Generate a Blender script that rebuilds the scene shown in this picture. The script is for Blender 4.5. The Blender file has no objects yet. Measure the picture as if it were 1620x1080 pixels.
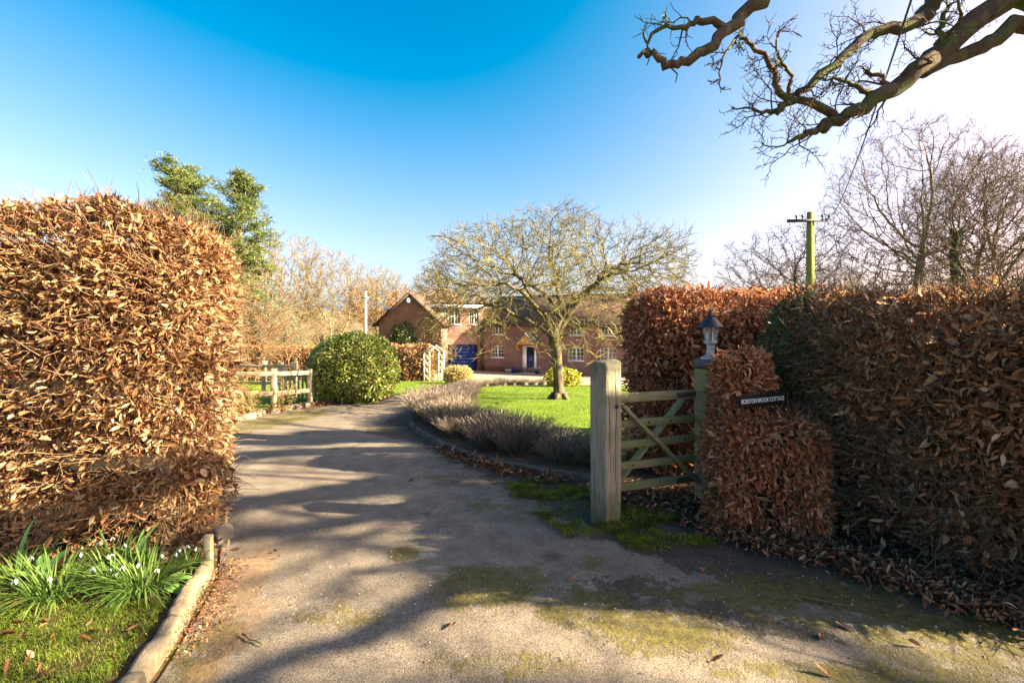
import bpy, math, random
import numpy as np
from mathutils import Vector, Matrix

# ------------------------------------------------------------------ camera, sky, sun, exposure
scene = bpy.context.scene
col = scene.collection
R = math.radians

cam_data = bpy.data.cameras.new('camera')
cam_data.lens = 17.0
cam_data.sensor_width = 36.0
cam_data.shift_y = -0.0154
cam_data.clip_start = 0.05
cam_data.clip_end = 3000.0
cam = bpy.data.objects.new('camera', cam_data)
cam.location = (0.0, 0.0, 1.53)
cam.rotation_euler = (R(90), 0, 0)
col.objects.link(cam)
scene.camera = cam

SUN_AZ = 8.0      # degrees behind the pure right-hand side
SUN_EL = 27.0
world = bpy.data.worlds.new('World')
scene.world = world
world.use_nodes = True
wn = world.node_tree.nodes
wl = world.node_tree.links
bg = wn['Background']
sky = wn.new('ShaderNodeTexSky')
sky.sky_type = 'NISHITA'
sky.sun_disc = False
sky.sun_elevation = R(SUN_EL)
sky.sun_rotation = R(90 + SUN_AZ)
sky.altitude = 0
sky.air_density = 0.7
sky.dust_density = 3.0
sky.ozone_density = 1.0
# the photograph's colour levels, one even adjustment over the whole dome: deep blue aloft, white near the sun
lev = wn.new('ShaderNodeVectorMath')
lev.operation = 'MULTIPLY_ADD'
lev.inputs[1].default_value = (1.10, 0.689, 0.56)
lev.inputs[2].default_value = (-0.97, -0.327, -0.035)
flo = wn.new('ShaderNodeVectorMath')
flo.operation = 'MAXIMUM'
flo.inputs[1].default_value = (0.0, 0.0, 0.0)
cap = wn.new('ShaderNodeVectorMath')
cap.operation = 'MINIMUM'
cap.inputs[1].default_value = (6.0, 6.0, 6.0)
wl.new(sky.outputs[0], lev.inputs[0])
wl.new(lev.outputs[0], flo.inputs[0])
wl.new(flo.outputs[0], cap.inputs[0])
wl.new(cap.outputs[0], bg.inputs[0])
bg.inputs[1].default_value = 0.056

sl = bpy.data.lights.new('sun', 'SUN')
sl.energy = 3.2
sl.angle = R(0.53)
sl.color = (1.0, 0.82, 0.55)
sun = bpy.data.objects.new('sun', sl)
sdir = Vector((math.cos(R(SUN_AZ)) * math.cos(R(SUN_EL)), -math.sin(R(SUN_AZ)) * math.cos(R(SUN_EL)), math.sin(R(SUN_EL))))
sun.rotation_euler = sdir.to_track_quat('Z', 'Y').to_euler()
sun.location = (30, -8, 25)
col.objects.link(sun)

vs = scene.view_settings
vs.view_transform = 'Standard'
vs.look = 'None'
vs.exposure = 3.6
vs.gamma = 1.0
vs.use_curve_mapping = False
scene.cycles.max_bounces = 8
scene.cycles.transparent_max_bounces = 8

# ------------------------------------------------------------------ helpers
RNG = np.random.default_rng(7)


def sp(t, w=0.8):
    t = np.asarray(t, float)
    return w * np.logaddexp(0, t / w)


def zg(y):
    """height of the sloping ground: level at the entrance, falling to the house"""
    return -0.072 * (sp(np.asarray(y, float) - 5.0) - sp(np.asarray(y, float) - 34.2))


def vnoise(P, scale=1.0, seed=0):
    """smooth value noise in -1..1"""
    P = np.asarray(P, float) * scale + seed * 17.31
    i = np.floor(P).astype(np.int64)
    f = P - i
    f = f * f * (3 - 2 * f)
    out = np.zeros(len(P))
    for dx in (0, 1):
        for dy in (0, 1):
            for dz in (0, 1):
                h = (i[:, 0] + dx) * 73856093 ^ (i[:, 1] + dy) * 19349663 ^ (i[:, 2] + dz) * 83492791
                h = (h ^ (h >> 13)) * 1274126177
                h = (h ^ (h >> 16)) & 0xFFFF
                w = np.where(dx, f[:, 0], 1 - f[:, 0]) * np.where(dy, f[:, 1], 1 - f[:, 1]) * np.where(dz, f[:, 2], 1 - f[:, 2])
                out += w * (h / 32767.5 - 1)
    return out


def fbm(P, scale, seed=0, octv=4):
    o = np.zeros(len(P))
    a = 1.0
    for k in range(octv):
        o += a * vnoise(P, scale * 2 ** k, seed + k)
        a *= 0.5
    return o


def unit(v):
    v = np.asarray(v, float)
    return v / np.maximum(np.linalg.norm(v, axis=-1, keepdims=True), 1e-9)


def mk(name, V, F, mat=None, parent=None, smooth=False, attrs=None):
    """one mesh object out of vertices and a list of face arrays"""
    V = np.asarray(V, np.float32).reshape(-1, 3)
    if isinstance(F, np.ndarray):
        F = [F]
    me = bpy.data.meshes.new(name)
    loops, starts, tot = [], [], 0
    for f in F:
        f = np.asarray(f, np.int32)
        if f.ndim == 1:
            f = f.reshape(1, -1)
        k = f.shape[1]
        loops.append(f.ravel())
        starts.append(tot + np.arange(len(f)) * k)
        tot += f.size
    loops = np.concatenate(loops)
    starts = np.concatenate(starts)
    me.vertices.add(len(V))
    me.vertices.foreach_set('co', V.ravel())
    me.loops.add(tot)
    me.loops.foreach_set('vertex_index', loops.astype(np.int32))
    me.polygons.add(len(starts))
    me.polygons.foreach_set('loop_start', starts.astype(np.int32))
    if smooth:
        me.polygons.foreach_set('use_smooth', np.ones(len(starts), bool))
    if attrs:
        for k, a in attrs.items():
            at = me.attributes.new(k, 'FLOAT', 'POINT')
            at.data.foreach_set('value', np.asarray(a, np.float32))
    me.update(calc_edges=True)
    me.validate()
    if mat:
        me.materials.append(mat)
    o = bpy.data.objects.new(name, me)
    col.objects.link(o)
    if parent:
        o.parent = parent
    return o


class MB:
    """collects pieces that belong to one part"""
    def __init__(self):
        self.V, self.F, self.n = [], [], 0

    def add(self, V, F):
        V = np.asarray(V, float).reshape(-1, 3)
        for f in (F if isinstance(F, list) else [F]):
            self.F.append(np.asarray(f, np.int32).reshape(-1, np.asarray(f).shape[-1]) + self.n)
        self.V.append(V)
        self.n += len(V)
        return self

    def box(self, x0, x1, y0, y1, z0, z1, M=None):
        V = np.array([[x, y, z] for z in (z0, z1) for y in (y0, y1) for x in (x0, x1)], float)
        if M is not None:
            V = V @ np.array(M)[:3, :3].T + np.array(M)[:3, 3]
        return self.add(V, np.array([[0, 2, 3, 1], [4, 5, 7, 6], [0, 1, 5, 4], [2, 6, 7, 3], [0, 4, 6, 2], [1, 3, 7, 5]]))

    def quad(self, a, b, c, d):
        return self.add([a, b, c, d], np.array([[0, 1, 2, 3]]))

    def bar(self, a, b, w, h, up=(0, 0, 1)):
        """a straight timber from a to b, w across and h along 'up'"""
        a, b = np.array(a, float), np.array(b, float)
        t = unit(b - a)
        s = unit(np.cross(t, up))
        u = np.cross(s, t)
        V = []
        for p in (a, b):
            for i, j in ((-1, -1), (1, -1), (1, 1), (-1, 1)):
                V.append(p + s * i * w / 2 + u * j * h / 2)
        return self.add(V, np.array([[0, 1, 5, 4], [1, 2, 6, 5], [2, 3, 7, 6], [3, 0, 4, 7], [3, 2, 1, 0], [4, 5, 6, 7]]))

    def tube(self, pts, rad, sides=8, cap=True):
        V, F = tube_geo(pts, rad, sides, cap)
        return self.add(V, F)

    def lathe(self, prof, n=16, c=(0, 0, 0)):
        """prof: list of (radius, z)"""
        a = np.linspace(0, 2 * np.pi, n, endpoint=False)
        V = np.concatenate([np.stack([c[0] + r * np.cos(a), c[1] + r * np.sin(a), np.full(n, c[2] + z)], 1) for r, z in prof])
        F = []
        for k in range(len(prof) - 1):
            i = np.arange(n)
            j = (i + 1) % n
            F.append(np.stack([k * n + i, k * n + j, (k + 1) * n + j, (k + 1) * n + i], 1))
        return self.add(V, np.concatenate(F))

    def build(self, name, mat, parent=None, smooth=False, bevel=0.0):
        o = mk(name, np.concatenate(self.V), self.F, mat, parent, smooth)
        if bevel:
            b = o.modifiers.new('bevel', 'BEVEL')
            b.width = bevel
            b.segments = 2
            b.limit_method = 'ANGLE'
        return o


def tube_geo(pts, rad, sides=8, cap=True):
    pts = np.asarray(pts, float)
    n = len(pts)
    rad = np.broadcast_to(np.asarray(rad, float), (n,))
    T = unit(np.gradient(pts, axis=0))
    up = np.array([0.0, 0, 1]) if abs(T[0][2]) < 0.9 else np.array([1.0, 0, 0])
    s = unit(np.cross(T[0], up))
    a = np.linspace(0, 2 * np.pi, sides, endpoint=False)
    V = []
    for k in range(n):
        s = unit(s - T[k] * np.dot(s, T[k]))
        b = np.cross(T[k], s)
        V.append(pts[k] + rad[k] * (np.cos(a)[:, None] * s + np.sin(a)[:, None] * b))
    V = np.concatenate(V)
    i = np.arange(sides)
    j = (i + 1) % sides
    F = [np.concatenate([np.stack([k * sides + i, k * sides + j, (k + 1) * sides + j, (k + 1) * sides + i], 1) for k in range(n - 1)])]
    if cap:
        F.append(np.array([i[::-1]]))
        F.append(np.array([(n - 1) * sides + i]))
    return V, F


def segs_geo(p0, p1, r0, r1, sides=3):
    """many short tapered twigs at once"""
    p0, p1 = np.asarray(p0, float), np.asarray(p1, float)
    r0, r1 = np.asarray(r0, float), np.asarray(r1, float)
    t = unit(p1 - p0)
    ref = np.where(np.abs(t[:, 2:3]) < 0.9, np.array([[0, 0, 1.0]]), np.array([[1.0, 0, 0]]))
    s = unit(np.cross(t, ref))
    b = np.cross(t, s)
    n = len(p0)
    V = np.zeros((n, 2 * sides, 3))
    for k in range(sides):
        a = 2 * math.pi * k / sides
        d = math.cos(a) * s + math.sin(a) * b
        V[:, k] = p0 + d * r0[:, None]
        V[:, sides + k] = p1 + d * r1[:, None]
    base = (np.arange(n) * 2 * sides)[:, None]
    F = []
    for k in range(sides):
        j = (k + 1) % sides
        F.append(base + np.array([[k, j, sides + j, sides + k]]))
    return V.reshape(-1, 3), np.concatenate(F)


def tag(o, label=None, cat=None, group=None, kind=None):
    if label:
        o['label'] = label
    if cat:
        o['category'] = cat
    if group:
        o['group'] = group
    if kind:
        o['kind'] = kind
    return o


def thing(name, label, cat, loc=(0, 0, 0), rz=0.0, group=None):
    o = bpy.data.objects.new(name, None)
    o.empty_display_size = 0.2
    o.location = loc
    o.rotation_euler = (0, 0, rz)
    col.objects.link(o)
    return tag(o, label, cat, group)


def copy_tree(o, parent=None):
    c = o.copy()
    col.objects.link(c)
    c.parent = parent
    for ch in list(o.children):
        copy_tree(ch, c)
    return c


# ------------------------------------------------------------------ materials
def new_mat(name):
    m = bpy.data.materials.new(name)
    m.use_nodes = True
    nt = m.node_tree
    return m, nt, nt.nodes, nt.links, nt.nodes['Principled BSDF']


def N(nt, typ, **kw):
    n = nt.nodes.new(typ)
    for k, v in kw.items():
        if k in n.inputs.keys():
            n.inputs[k].default_value = v
        else:
            setattr(n, k, v)
    return n


def ramp(nt, fac, stops):
    r = nt.nodes.new('ShaderNodeValToRGB')
    e = r.color_ramp.elements
    while len(e) < len(stops):
        e.new(0.5)
    for k, (p, c) in enumerate(stops):
        e[k].position = p
        e[k].color = (*c, 1) if len(c) == 3 else c
    nt.links.new(fac, r.inputs[0])
    return r.outputs[0]


def noise_out(nt, scale, detail=4, rough=0.55, coord=None, dist=0.0):
    t = nt.nodes.new('ShaderNodeTexNoise')
    t.inputs['Scale'].default_value = scale
    t.inputs['Detail'].default_value = detail
    t.inputs['Roughness'].default_value = rough
    t.inputs['Distortion'].default_value = dist
    if coord is None:
        c = nt.nodes.new('ShaderNodeTexCoord')
        coord = c.outputs['Object']
    nt.links.new(coord, t.inputs['Vector'])
    return t.outputs['Fac']


def mixc(nt, fac, a, b, mode='MIX'):
    m = nt.nodes.new('ShaderNodeMix')
    m.data_type = 'RGBA'
    m.blend_type = mode
    for sock, v in ((m.inputs[0], fac), (m.inputs[6], a), (m.inputs[7], b)):
        if isinstance(v, (tuple, list)):
            sock.default_value = (*v, 1) if len(v) == 3 else v
        elif isinstance(v, (int, float)):
            sock.default_value = v
        else:
            nt.links.new(v, sock)
    return m.outputs[2]


def mth(nt, op, a, b=None, clamp=False):
    m = nt.nodes.new('ShaderNodeMath')
    m.operation = op
    m.use_clamp = clamp
    for s, v in ((m.inputs[0], a), (m.inputs[1], b)):
        if v is None:
            continue
        if isinstance(v, (int, float)):
            s.default_value = v
        else:
            nt.links.new(v, s)
    return m.outputs[0]


def smooth(nt, v, lo, hi):
    m = nt.nodes.new('ShaderNodeMapRange')
    m.interpolation_type = 'SMOOTHSTEP'
    m.inputs[1].default_value = lo
    m.inputs[2].default_value = hi
    nt.links.new(v, m.inputs[0])
    return m.outputs[0]


def bump(nt, height, strength, dist, bsdf):
    b = nt.nodes.new('ShaderNodeBump')
    b.inputs['Strength'].default_value = strength
    b.inputs['Distance'].default_value = dist
    nt.links.new(height, b.inputs['Height'])
    nt.links.new(b.outputs[0], bsdf.inputs['Normal'])


def attr(nt, name):
    a = nt.nodes.new('ShaderNodeAttribute')
    a.attribute_name = name
    return a.outputs['Fac']


def island(nt):
    g = nt.nodes.new('ShaderNodeNewGeometry')
    o = nt.nodes.new('ShaderNodeObjectInfo')
    s = mth(nt, 'ADD', g.outputs['Random Per Island'], o.outputs['Random'])
    return mth(nt, 'FRACT', s)


def leaf_mat(name, stops, trans=0.35, rough=0.55, spec=0.3, tint=1.0, patch=None):
    """leaf-sized pieces, each with a colour of its own; light comes through them"""
    m, nt, nd, lk, b = new_mat(name)
    c = ramp(nt, island(nt), stops)
    if patch:
        c = mixc(nt, smooth(nt, noise_out(nt, patch[0], 3), 0.42, 0.62), c, patch[1], 'MULTIPLY')
    lk.new(c, b.inputs['Base Color'])
    b.inputs['Roughness'].default_value = rough
    b.inputs['Specular IOR Level'].default_value = spec
    if trans > 0:
        t = nd.new('ShaderNodeBsdfTranslucent')
        lk.new(c, t.inputs['Color'])
        mx = nd.new('ShaderNodeMixShader')
        mx.inputs[0].default_value = trans
        lk.new(b.outputs[0], mx.inputs[1])
        lk.new(t.outputs[0], mx.inputs[2])
        lk.new(mx.outputs[0], nd['Material Output'].inputs['Surface'])
    return m


def simple(name, c, rough=0.6, spec=0.3, var=0.25, scale=6.0, metal=0.0, bmp=0.0, bscale=40):
    m, nt, nd, lk, b = new_mat(name)
    n = noise_out(nt, scale, 5, 0.6)
    d = tuple(x * (1 - var) for x in c)
    e = tuple(min(1, x * (1 + var)) for x in c)
    lk.new(ramp(nt, n, [(0.3, d), (0.7, e)]), b.inputs['Base Color'])
    b.inputs['Roughness'].default_value = rough
    b.inputs['Specular IOR Level'].default_value = spec
    b.inputs['Metallic'].default_value = metal
    if bmp:
        bump(nt, noise_out(nt, bscale, 4), bmp, 0.01, b)
    return m


def bark_mat(name, dark, light, moss=None, mossamt=0.5, scale=8, bstr=0.6):
    m, nt, nd, lk, b = new_mat(name)
    tc = nt.nodes.new('ShaderNodeTexCoord')
    mp = nt.nodes.new('ShaderNodeMapping')
    mp.inputs['Scale'].default_value = (1, 1, 0.3)
    lk.new(tc.outputs['Object'], mp.inputs[0])
    n = noise_out(nt, scale, 6, 0.65, mp.outputs[0])
    c = ramp(nt, n, [(0.32, dark), (0.68, light)])
    if moss:
        c = mixc(nt, smooth(nt, noise_out(nt, scale * 0.35, 4), 0.62 - mossamt * 0.3, 0.72 - mossamt * 0.2), c, moss)
    lk.new(c, b.inputs['Base Color'])
    b.inputs['Roughness'].default_value = 0.9
    b.inputs['Specular IOR Level'].default_value = 0.15
    bump(nt, noise_out(nt, scale * 3, 5, 0.7, mp.outputs[0]), bstr, 0.03, b)
    return m


def wood_mat(name, dark, light, green=None, gamt=0.4, axis=2, sc=1.0, foot=None):
    m, nt, nd, lk, b = new_mat(name)
    tc = nt.nodes.new('ShaderNodeTexCoord')
    mp = nt.nodes.new('ShaderNodeMapping')
    s = [38 * sc, 38 * sc, 38 * sc]
    s[axis] = 2.2 * sc
    mp.inputs['Scale'].default_value = s
    lk.new(tc.outputs['Object'], mp.inputs[0])
    n = noise_out(nt, 1.0, 6, 0.62, mp.outputs[0], 0.4)
    c = ramp(nt, n, [(0.28, dark), (0.45, tuple((a + 2 * q) / 3 for a, q in zip(dark, light))), (0.72, light)])
    stain = noise_out(nt, 3.5, 4, 0.6)
    c = mixc(nt, smooth(nt, stain, 0.5, 0.75), c, tuple(x * 0.55 for x in light))
    if green:
        c = mixc(nt, mth(nt, 'MULTIPLY', smooth(nt, noise_out(nt, 5, 5), 0.6 - gamt * 0.4, 0.75 - gamt * 0.2), 0.8), c, green)
    if foot:
        sx = nt.nodes.new('ShaderNodeSeparateXYZ')
        lk.new(tc.outputs['Object'], sx.inputs[0])
        lo = mth(nt, 'ADD', sx.outputs[2], mth(nt, 'MULTIPLY', mth(nt, 'SUBTRACT', noise_out(nt, 6, 5), 0.5), 0.5))
        c = mixc(nt, mth(nt, 'MULTIPLY', mth(nt, 'SUBTRACT', 1.0, smooth(nt, lo, 0.02, 0.3)), 0.75), c, (0.085, 0.085, 0.03))
        c = mixc(nt, mth(nt, 'MULTIPLY', smooth(nt, lo, foot - 0.1, foot + 0.02), 0.6), c, (0.10, 0.11, 0.06))
        st2 = noise_out(nt, 1.0, 5, 0.7, mp.outputs[0], 1.2)
        c = mixc(nt, mth(nt, 'MULTIPLY', smooth(nt, st2, 0.56, 0.64), 0.75), c, (0.05, 0.042, 0.03))
    lk.new(c, b.inputs['Base Color'])
    b.inputs['Roughness'].default_value = 0.85
    b.inputs['Specular IOR Level'].default_value = 0.2
    bump(nt, n, 0.8, 0.006, b)
    return m


BEECH = [(0.0, (0.18, 0.068, 0.028)), (0.3, (0.36, 0.155, 0.065)), (0.6, (0.52, 0.26, 0.115)), (0.85, (0.66, 0.40, 0.21)), (1.0, (0.78, 0.57, 0.37))]
M_beech_l = leaf_mat('dry_beech_leaf_pale', [(0.0, (0.12, 0.046, 0.02)), (0.25, (0.28, 0.132, 0.058)), (0.55, (0.47, 0.275, 0.13)), (0.8, (0.62, 0.42, 0.22)), (1.0, (0.72, 0.55, 0.33))], 0.38, 0.5, 0.35, patch=(2.2, (0.82, 0.74, 0.68)))
M_beech = leaf_mat('dry_beech_leaf', BEECH, 0.42, 0.5, 0.35)
M_beech_r = leaf_mat('dry_beech_leaf_red', [(0.0, (0.19, 0.06, 0.028)), (0.35, (0.42, 0.155, 0.065)), (0.7, (0.60, 0.27, 0.12)), (1.0, (0.78, 0.48, 0.27))], 0.42, 0.45, 0.4)
M_litter = leaf_mat('fallen_leaf', [(0.0, (0.07, 0.03, 0.016)), (0.4, (0.18, 0.075, 0.032)), (0.8, (0.32, 0.15, 0.065)), (1.0, (0.44, 0.26, 0.14))], 0.1, 0.6)
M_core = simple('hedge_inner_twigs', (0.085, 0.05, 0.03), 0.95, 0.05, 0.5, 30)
M_twig = bark_mat('twig_bark', (0.07, 0.048, 0.03), (0.21, 0.15, 0.095), (0.11, 0.12, 0.05), 0.3, 25, 0.3)
M_twig_l = bark_mat('pale_twig_bark', (0.13, 0.075, 0.04), (0.30, 0.19, 0.10), None, 0, 25, 0.3)
M_yew = leaf_mat('yew_green', [(0.0, (0.018, 0.04, 0.014)), (0.6, (0.045, 0.095, 0.028)), (1.0, (0.09, 0.15, 0.04))], 0.15, 0.4, 0.4)
M_laurel = leaf_mat('laurel_leaf', [(0.0, (0.06, 0.10, 0.014)), (0.4, (0.22, 0.28, 0.04)), (0.75, (0.38, 0.42, 0.08)), (1.0, (0.58, 0.56, 0.2))], 0.4, 0.3, 0.6)
M_euon = leaf_mat('golden_leaf', [(0.0, (0.16, 0.15, 0.03)), (0.5, (0.42, 0.33, 0.09)), (1.0, (0.62, 0.5, 0.2))], 0.25, 0.4, 0.4)
M_yellow = leaf_mat('yellow_green_leaf', [(0.0, (0.08, 0.11, 0.015)), (0.4, (0.30, 0.32, 0.03)), (1.0, (0.62, 0.52, 0.05))], 0.3, 0.4, 0.4)
M_grass = leaf_mat('grass_blade', [(0.0, (0.07, 0.12, 0.012)), (0.5, (0.16, 0.23, 0.022)), (0.9, (0.26, 0.32, 0.045)), (1.0, (0.36, 0.33, 0.11))], 0.4, 0.5, 0.25)
M_strap = leaf_mat('bulb_leaf', [(0.0, (0.06, 0.13, 0.022)), (0.6, (0.13, 0.22, 0.045)), (1.0, (0.21, 0.30, 0.07))], 0.4, 0.55, 0.25)
M_broad = simple('broad_leaf', (0.10, 0.20, 0.045), 0.35, 0.5, 0.3, 12)
M_petal = simple('white_petal', (0.8, 0.82, 0.78), 0.5, 0.3, 0.05)
M_yellowpetal = simple('yellow_petal', (0.75, 0.6, 0.08), 0.5, 0.3, 0.1)
M_lav = leaf_mat('lavender_leaf', [(0.0, (0.05, 0.06, 0.038)), (0.5, (0.115, 0.13, 0.085)), (1.0, (0.19, 0.20, 0.125))], 0.1, 0.7, 0.1)
M_lavs = leaf_mat('lavender_dry_stalk', [(0.0, (0.10, 0.08, 0.06)), (0.5, (0.20, 0.16, 0.125)), (1.0, (0.33, 0.27, 0.205))], 0.15, 0.7, 0.1)
M_moss = leaf_mat('moss_tuft', [(0.0, (0.06, 0.085, 0.01)), (0.5, (0.15, 0.19, 0.018)), (1.0, (0.27, 0.29, 0.035))], 0.3, 0.8, 0.1, patch=(5.0, (0.5, 0.46, 0.42)))
M_pine = leaf_mat('pine_needle', [(0.0, (0.035, 0.06, 0.022)), (0.5, (0.095, 0.135, 0.034)), (1.0, (0.22, 0.24, 0.055))], 0.25, 0.5, 0.3)
M_bluecon = leaf_mat('blue_conifer_needle', [(0.0, (0.06, 0.095, 0.07)), (0.6, (0.13, 0.18, 0.12)), (1.0, (0.22, 0.25, 0.14))], 0.2, 0.5, 0.3)
M_oakleaf = leaf_mat('russet_oak_leaf', [(0.0, (0.16, 0.065, 0.02)), (0.5, (0.32, 0.15, 0.05)), (1.0, (0.46, 0.26, 0.10))], 0.3, 0.6, 0.2)
M_ivy = leaf_mat('ivy_leaf', [(0.0, (0.02, 0.045, 0.012)), (0.6, (0.06, 0.11, 0.022)), (1.0, (0.15, 0.19, 0.05))], 0.2, 0.35, 0.5)
M_drygrass = leaf_mat('dry_straw', [(0.0, (0.20, 0.14, 0.06)), (0.5, (0.36, 0.26, 0.11)), (1.0, (0.5, 0.39, 0.19))], 0.25, 0.7, 0.1)

M_oakbark = bark_mat('oak_bark', (0.035, 0.025, 0.016), (0.15, 0.105, 0.07), (0.085, 0.10, 0.03), 0.55, 7, 1.0)
M_applebark = bark_mat('apple_bark', (0.04, 0.032, 0.02), (0.17, 0.13, 0.085), (0.13, 0.125, 0.045), 0.3, 9, 0.9)
M_appletwig = bark_mat('lichened_apple_twig', (0.06, 0.048, 0.022), (0.165, 0.135, 0.055), (0.20, 0.18, 0.06), 0.55, 6, 0.4)
M_beechbark = bark_mat('pale_beech_bark', (0.12, 0.095, 0.06), (0.30, 0.25, 0.165), (0.20, 0.21, 0.09), 0.4, 4, 0.4)
M_bgtwig = bark_mat('purple_brown_twig', (0.055, 0.04, 0.028), (0.15, 0.112, 0.08), None, 0, 3, 0.2)
M_goldtwig = bark_mat('golden_twig', (0.12, 0.09, 0.036), (0.27, 0.205, 0.085), None, 0, 3, 0.2)
M_goldbark = bark_mat('golden_bark', (0.13, 0.10, 0.05), (0.30, 0.235, 0.125), None, 0, 3, 0.3)
M_pinebark = bark_mat('pine_bark', (0.10, 0.055, 0.035), (0.28, 0.16, 0.095), None, 0, 5, 0.6)

M_post = wood_mat('weathered_oak_post', (0.11, 0.09, 0.064), (0.33, 0.28, 0.205), (0.17, 0.18, 0.09), 0.25, 2, foot=1.2)
M_gatewood = wood_mat('mossy_gate_timber', (0.09, 0.075, 0.042), (0.27, 0.225, 0.135), (0.145, 0.165, 0.05), 0.6, 0)
M_fencewood = wood_mat('pale_fence_timber', (0.20, 0.15, 0.09), (0.48, 0.38, 0.24), (0.26, 0.25, 0.10), 0.25, 0)
M_polewood = wood_mat('mossy_pole_timber', (0.10, 0.11, 0.02), (0.25, 0.25, 0.06), (0.17, 0.20, 0.03), 0.8, 2, 0.4)
M_greypole = wood_mat('grey_pole_timber', (0.22, 0.19, 0.13), (0.42, 0.37, 0.27), None, 0, 2, 0.4)
M_white = simple('white_paint', (0.78, 0.78, 0.75), 0.45, 0.4, 0.06, 3)
M_trellis = simple('pale_trellis_wood', (0.44, 0.40, 0.32), 0.7, 0.2, 0.12, 8)
M_blue = simple('blue_paint', (0.014, 0.045, 0.20), 0.35, 0.45, 0.1, 1.2)
M_bluedoor = simple('dark_blue_paint', (0.012, 0.022, 0.12), 0.3, 0.5, 0.1, 2)
M_black = simple('black_paint', (0.012, 0.012, 0.014), 0.4, 0.5, 0.2, 9)
M_lead = simple('dark_lead', (0.035, 0.04, 0.05), 0.45, 0.5, 0.4, 20)
M_lampmetal = simple('weathered_lamp_metal', (0.30, 0.32, 0.32), 0.5, 0.5, 0.3, 30, 0.35, 0.3, 60)
M_lampdark = simple('lamp_roof_metal', (0.022, 0.023, 0.025), 0.4, 0.5, 0.4, 25, 0.15)
M_slate = simple('grey_slate', (0.09, 0.10, 0.115), 0.5, 0.4, 0.25, 5)
M_barge = simple('dark_bargeboard', (0.035, 0.025, 0.02), 0.6, 0.3, 0.2, 5)
M_tan = simple('oak_porch_timber', (0.42, 0.20, 0.065), 0.6, 0.3, 0.25, 6)
M_copper = simple('terracotta', (0.40, 0.11, 0.055), 0.7, 0.2, 0.2, 8)
M_pale = simple('pale_stone_pot', (0.55, 0.52, 0.46), 0.8, 0.2, 0.15, 8)
M_bluepot = simple('blue_glazed_pot', (0.02, 0.05, 0.22), 0.2, 0.6, 0.2, 8)
M_wire = simple('cable_black', (0.02, 0.02, 0.02), 0.6, 0.3, 0.1)
M_kerb = simple('pale_concrete', (0.23, 0.185, 0.12), 0.9, 0.1, 0.6, 9, 0, 0.6, 60)
M_kerbdark = simple('mossy_stone_edging', (0.10, 0.09, 0.075), 0.9, 0.1, 0.4, 9, 0, 0.6, 40)
M_rock = simple('pale_boulder', (0.21, 0.17, 0.115), 0.9, 0.1, 0.2, 12, 0, 0.5, 30)
M_iron = simple('rusty_iron', (0.035, 0.025, 0.02), 0.7, 0.4, 0.4, 40)
M_sign = simple('sign_slate', (0.006, 0.007, 0.009), 0.65, 0.25, 0.2, 20)
M_signletter = simple('sign_lettering', (0.75, 0.76, 0.76), 0.6, 0.2, 0.03)
M_candle = simple('lamp_candle_tube', (0.8, 0.79, 0.72), 0.5, 0.3, 0.05)


def glass_mat(name, tint=(0.02, 0.025, 0.03), rough=0.05, trans=0.0):
    m, nt, nd, lk, b = new_mat(name)
    b.inputs['Base Color'].default_value = (*tint, 1)
    b.inputs['Roughness'].default_value = rough
    b.inputs['Specular IOR Level'].default_value = 0.9
    if trans:
        t = nd.new('ShaderNodeBsdfTransparent')
        t.inputs[0].default_value = (0.9, 0.92, 0.93, 1)
        mx = nd.new('ShaderNodeMixShader')
        mx.inputs[0].default_value = trans
        lk.new(b.outputs[0], mx.inputs[1])
        lk.new(t.outputs[0], mx.inputs[2])
        lk.new(mx.outputs[0], nd['Material Output'].inputs['Surface'])
    return m


M_glass = glass_mat('window_glass')
M_lampglass = glass_mat('lamp_glass', (0.5, 0.52, 0.52), 0.15, 0.72)


def brick_mat(name, c1, c2, mortar, z=(0, 2)):
    m, nt, nd, lk, b = new_mat(name)
    tc = nt.nodes.new('ShaderNodeTexCoord')
    sx = nt.nodes.new('ShaderNodeSeparateXYZ')
    lk.new(tc.outputs['Object'], sx.inputs[0])
    cx = nt.nodes.new('ShaderNodeCombineXYZ')
    lk.new(mth(nt, 'ADD', sx.outputs[0], sx.outputs[1]), cx.inputs[0])
    lk.new(sx.outputs[2], cx.inputs[1])
    t = nt.nodes.new('ShaderNodeTexBrick')
    t.inputs['Scale'].default_value = 1.0
    t.inputs['Brick Width'].default_value = 0.225
    t.inputs['Row Height'].default_value = 0.075
    t.inputs['Mortar Size'].default_value = 0.011
    t.inputs['Mortar Smooth'].default_value = 0.3
    t.inputs['Color1'].default_value = (*c1, 1)
    t.inputs['Color2'].default_value = (*c2, 1)
    t.inputs['Mortar'].default_value = (*mortar, 1)
    lk.new(cx.outputs[0], t.inputs['Vector'])
    c = mixc(nt, smooth(nt, noise_out(nt, 0.9, 4), 0.35, 0.75), t.outputs[0], (0.72, 0.66, 0.62), 'MULTIPLY')
    lk.new(c, b.inputs['Base Color'])
    b.inputs['Roughness'].default_value = 0.9
    b.inputs['Specular IOR Level'].default_value = 0.1
    inv = mth(nt, 'SUBTRACT', 1.0, t.outputs['Fac'])
    bump(nt, inv, 0.6, 0.01, b)
    return m


M_brick = brick_mat('red_brick', (0.24, 0.09, 0.068), (0.14, 0.055, 0.045), (0.40, 0.32, 0.27))
M_brick2 = brick_mat('brown_brick', (0.22, 0.115, 0.065), (0.145, 0.075, 0.046), (0.25, 0.18, 0.125))
M_brick3 = brick_mat('pink_brick', (0.36, 0.175, 0.14), (0.26, 0.12, 0.095), (0.42, 0.32, 0.27))


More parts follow.
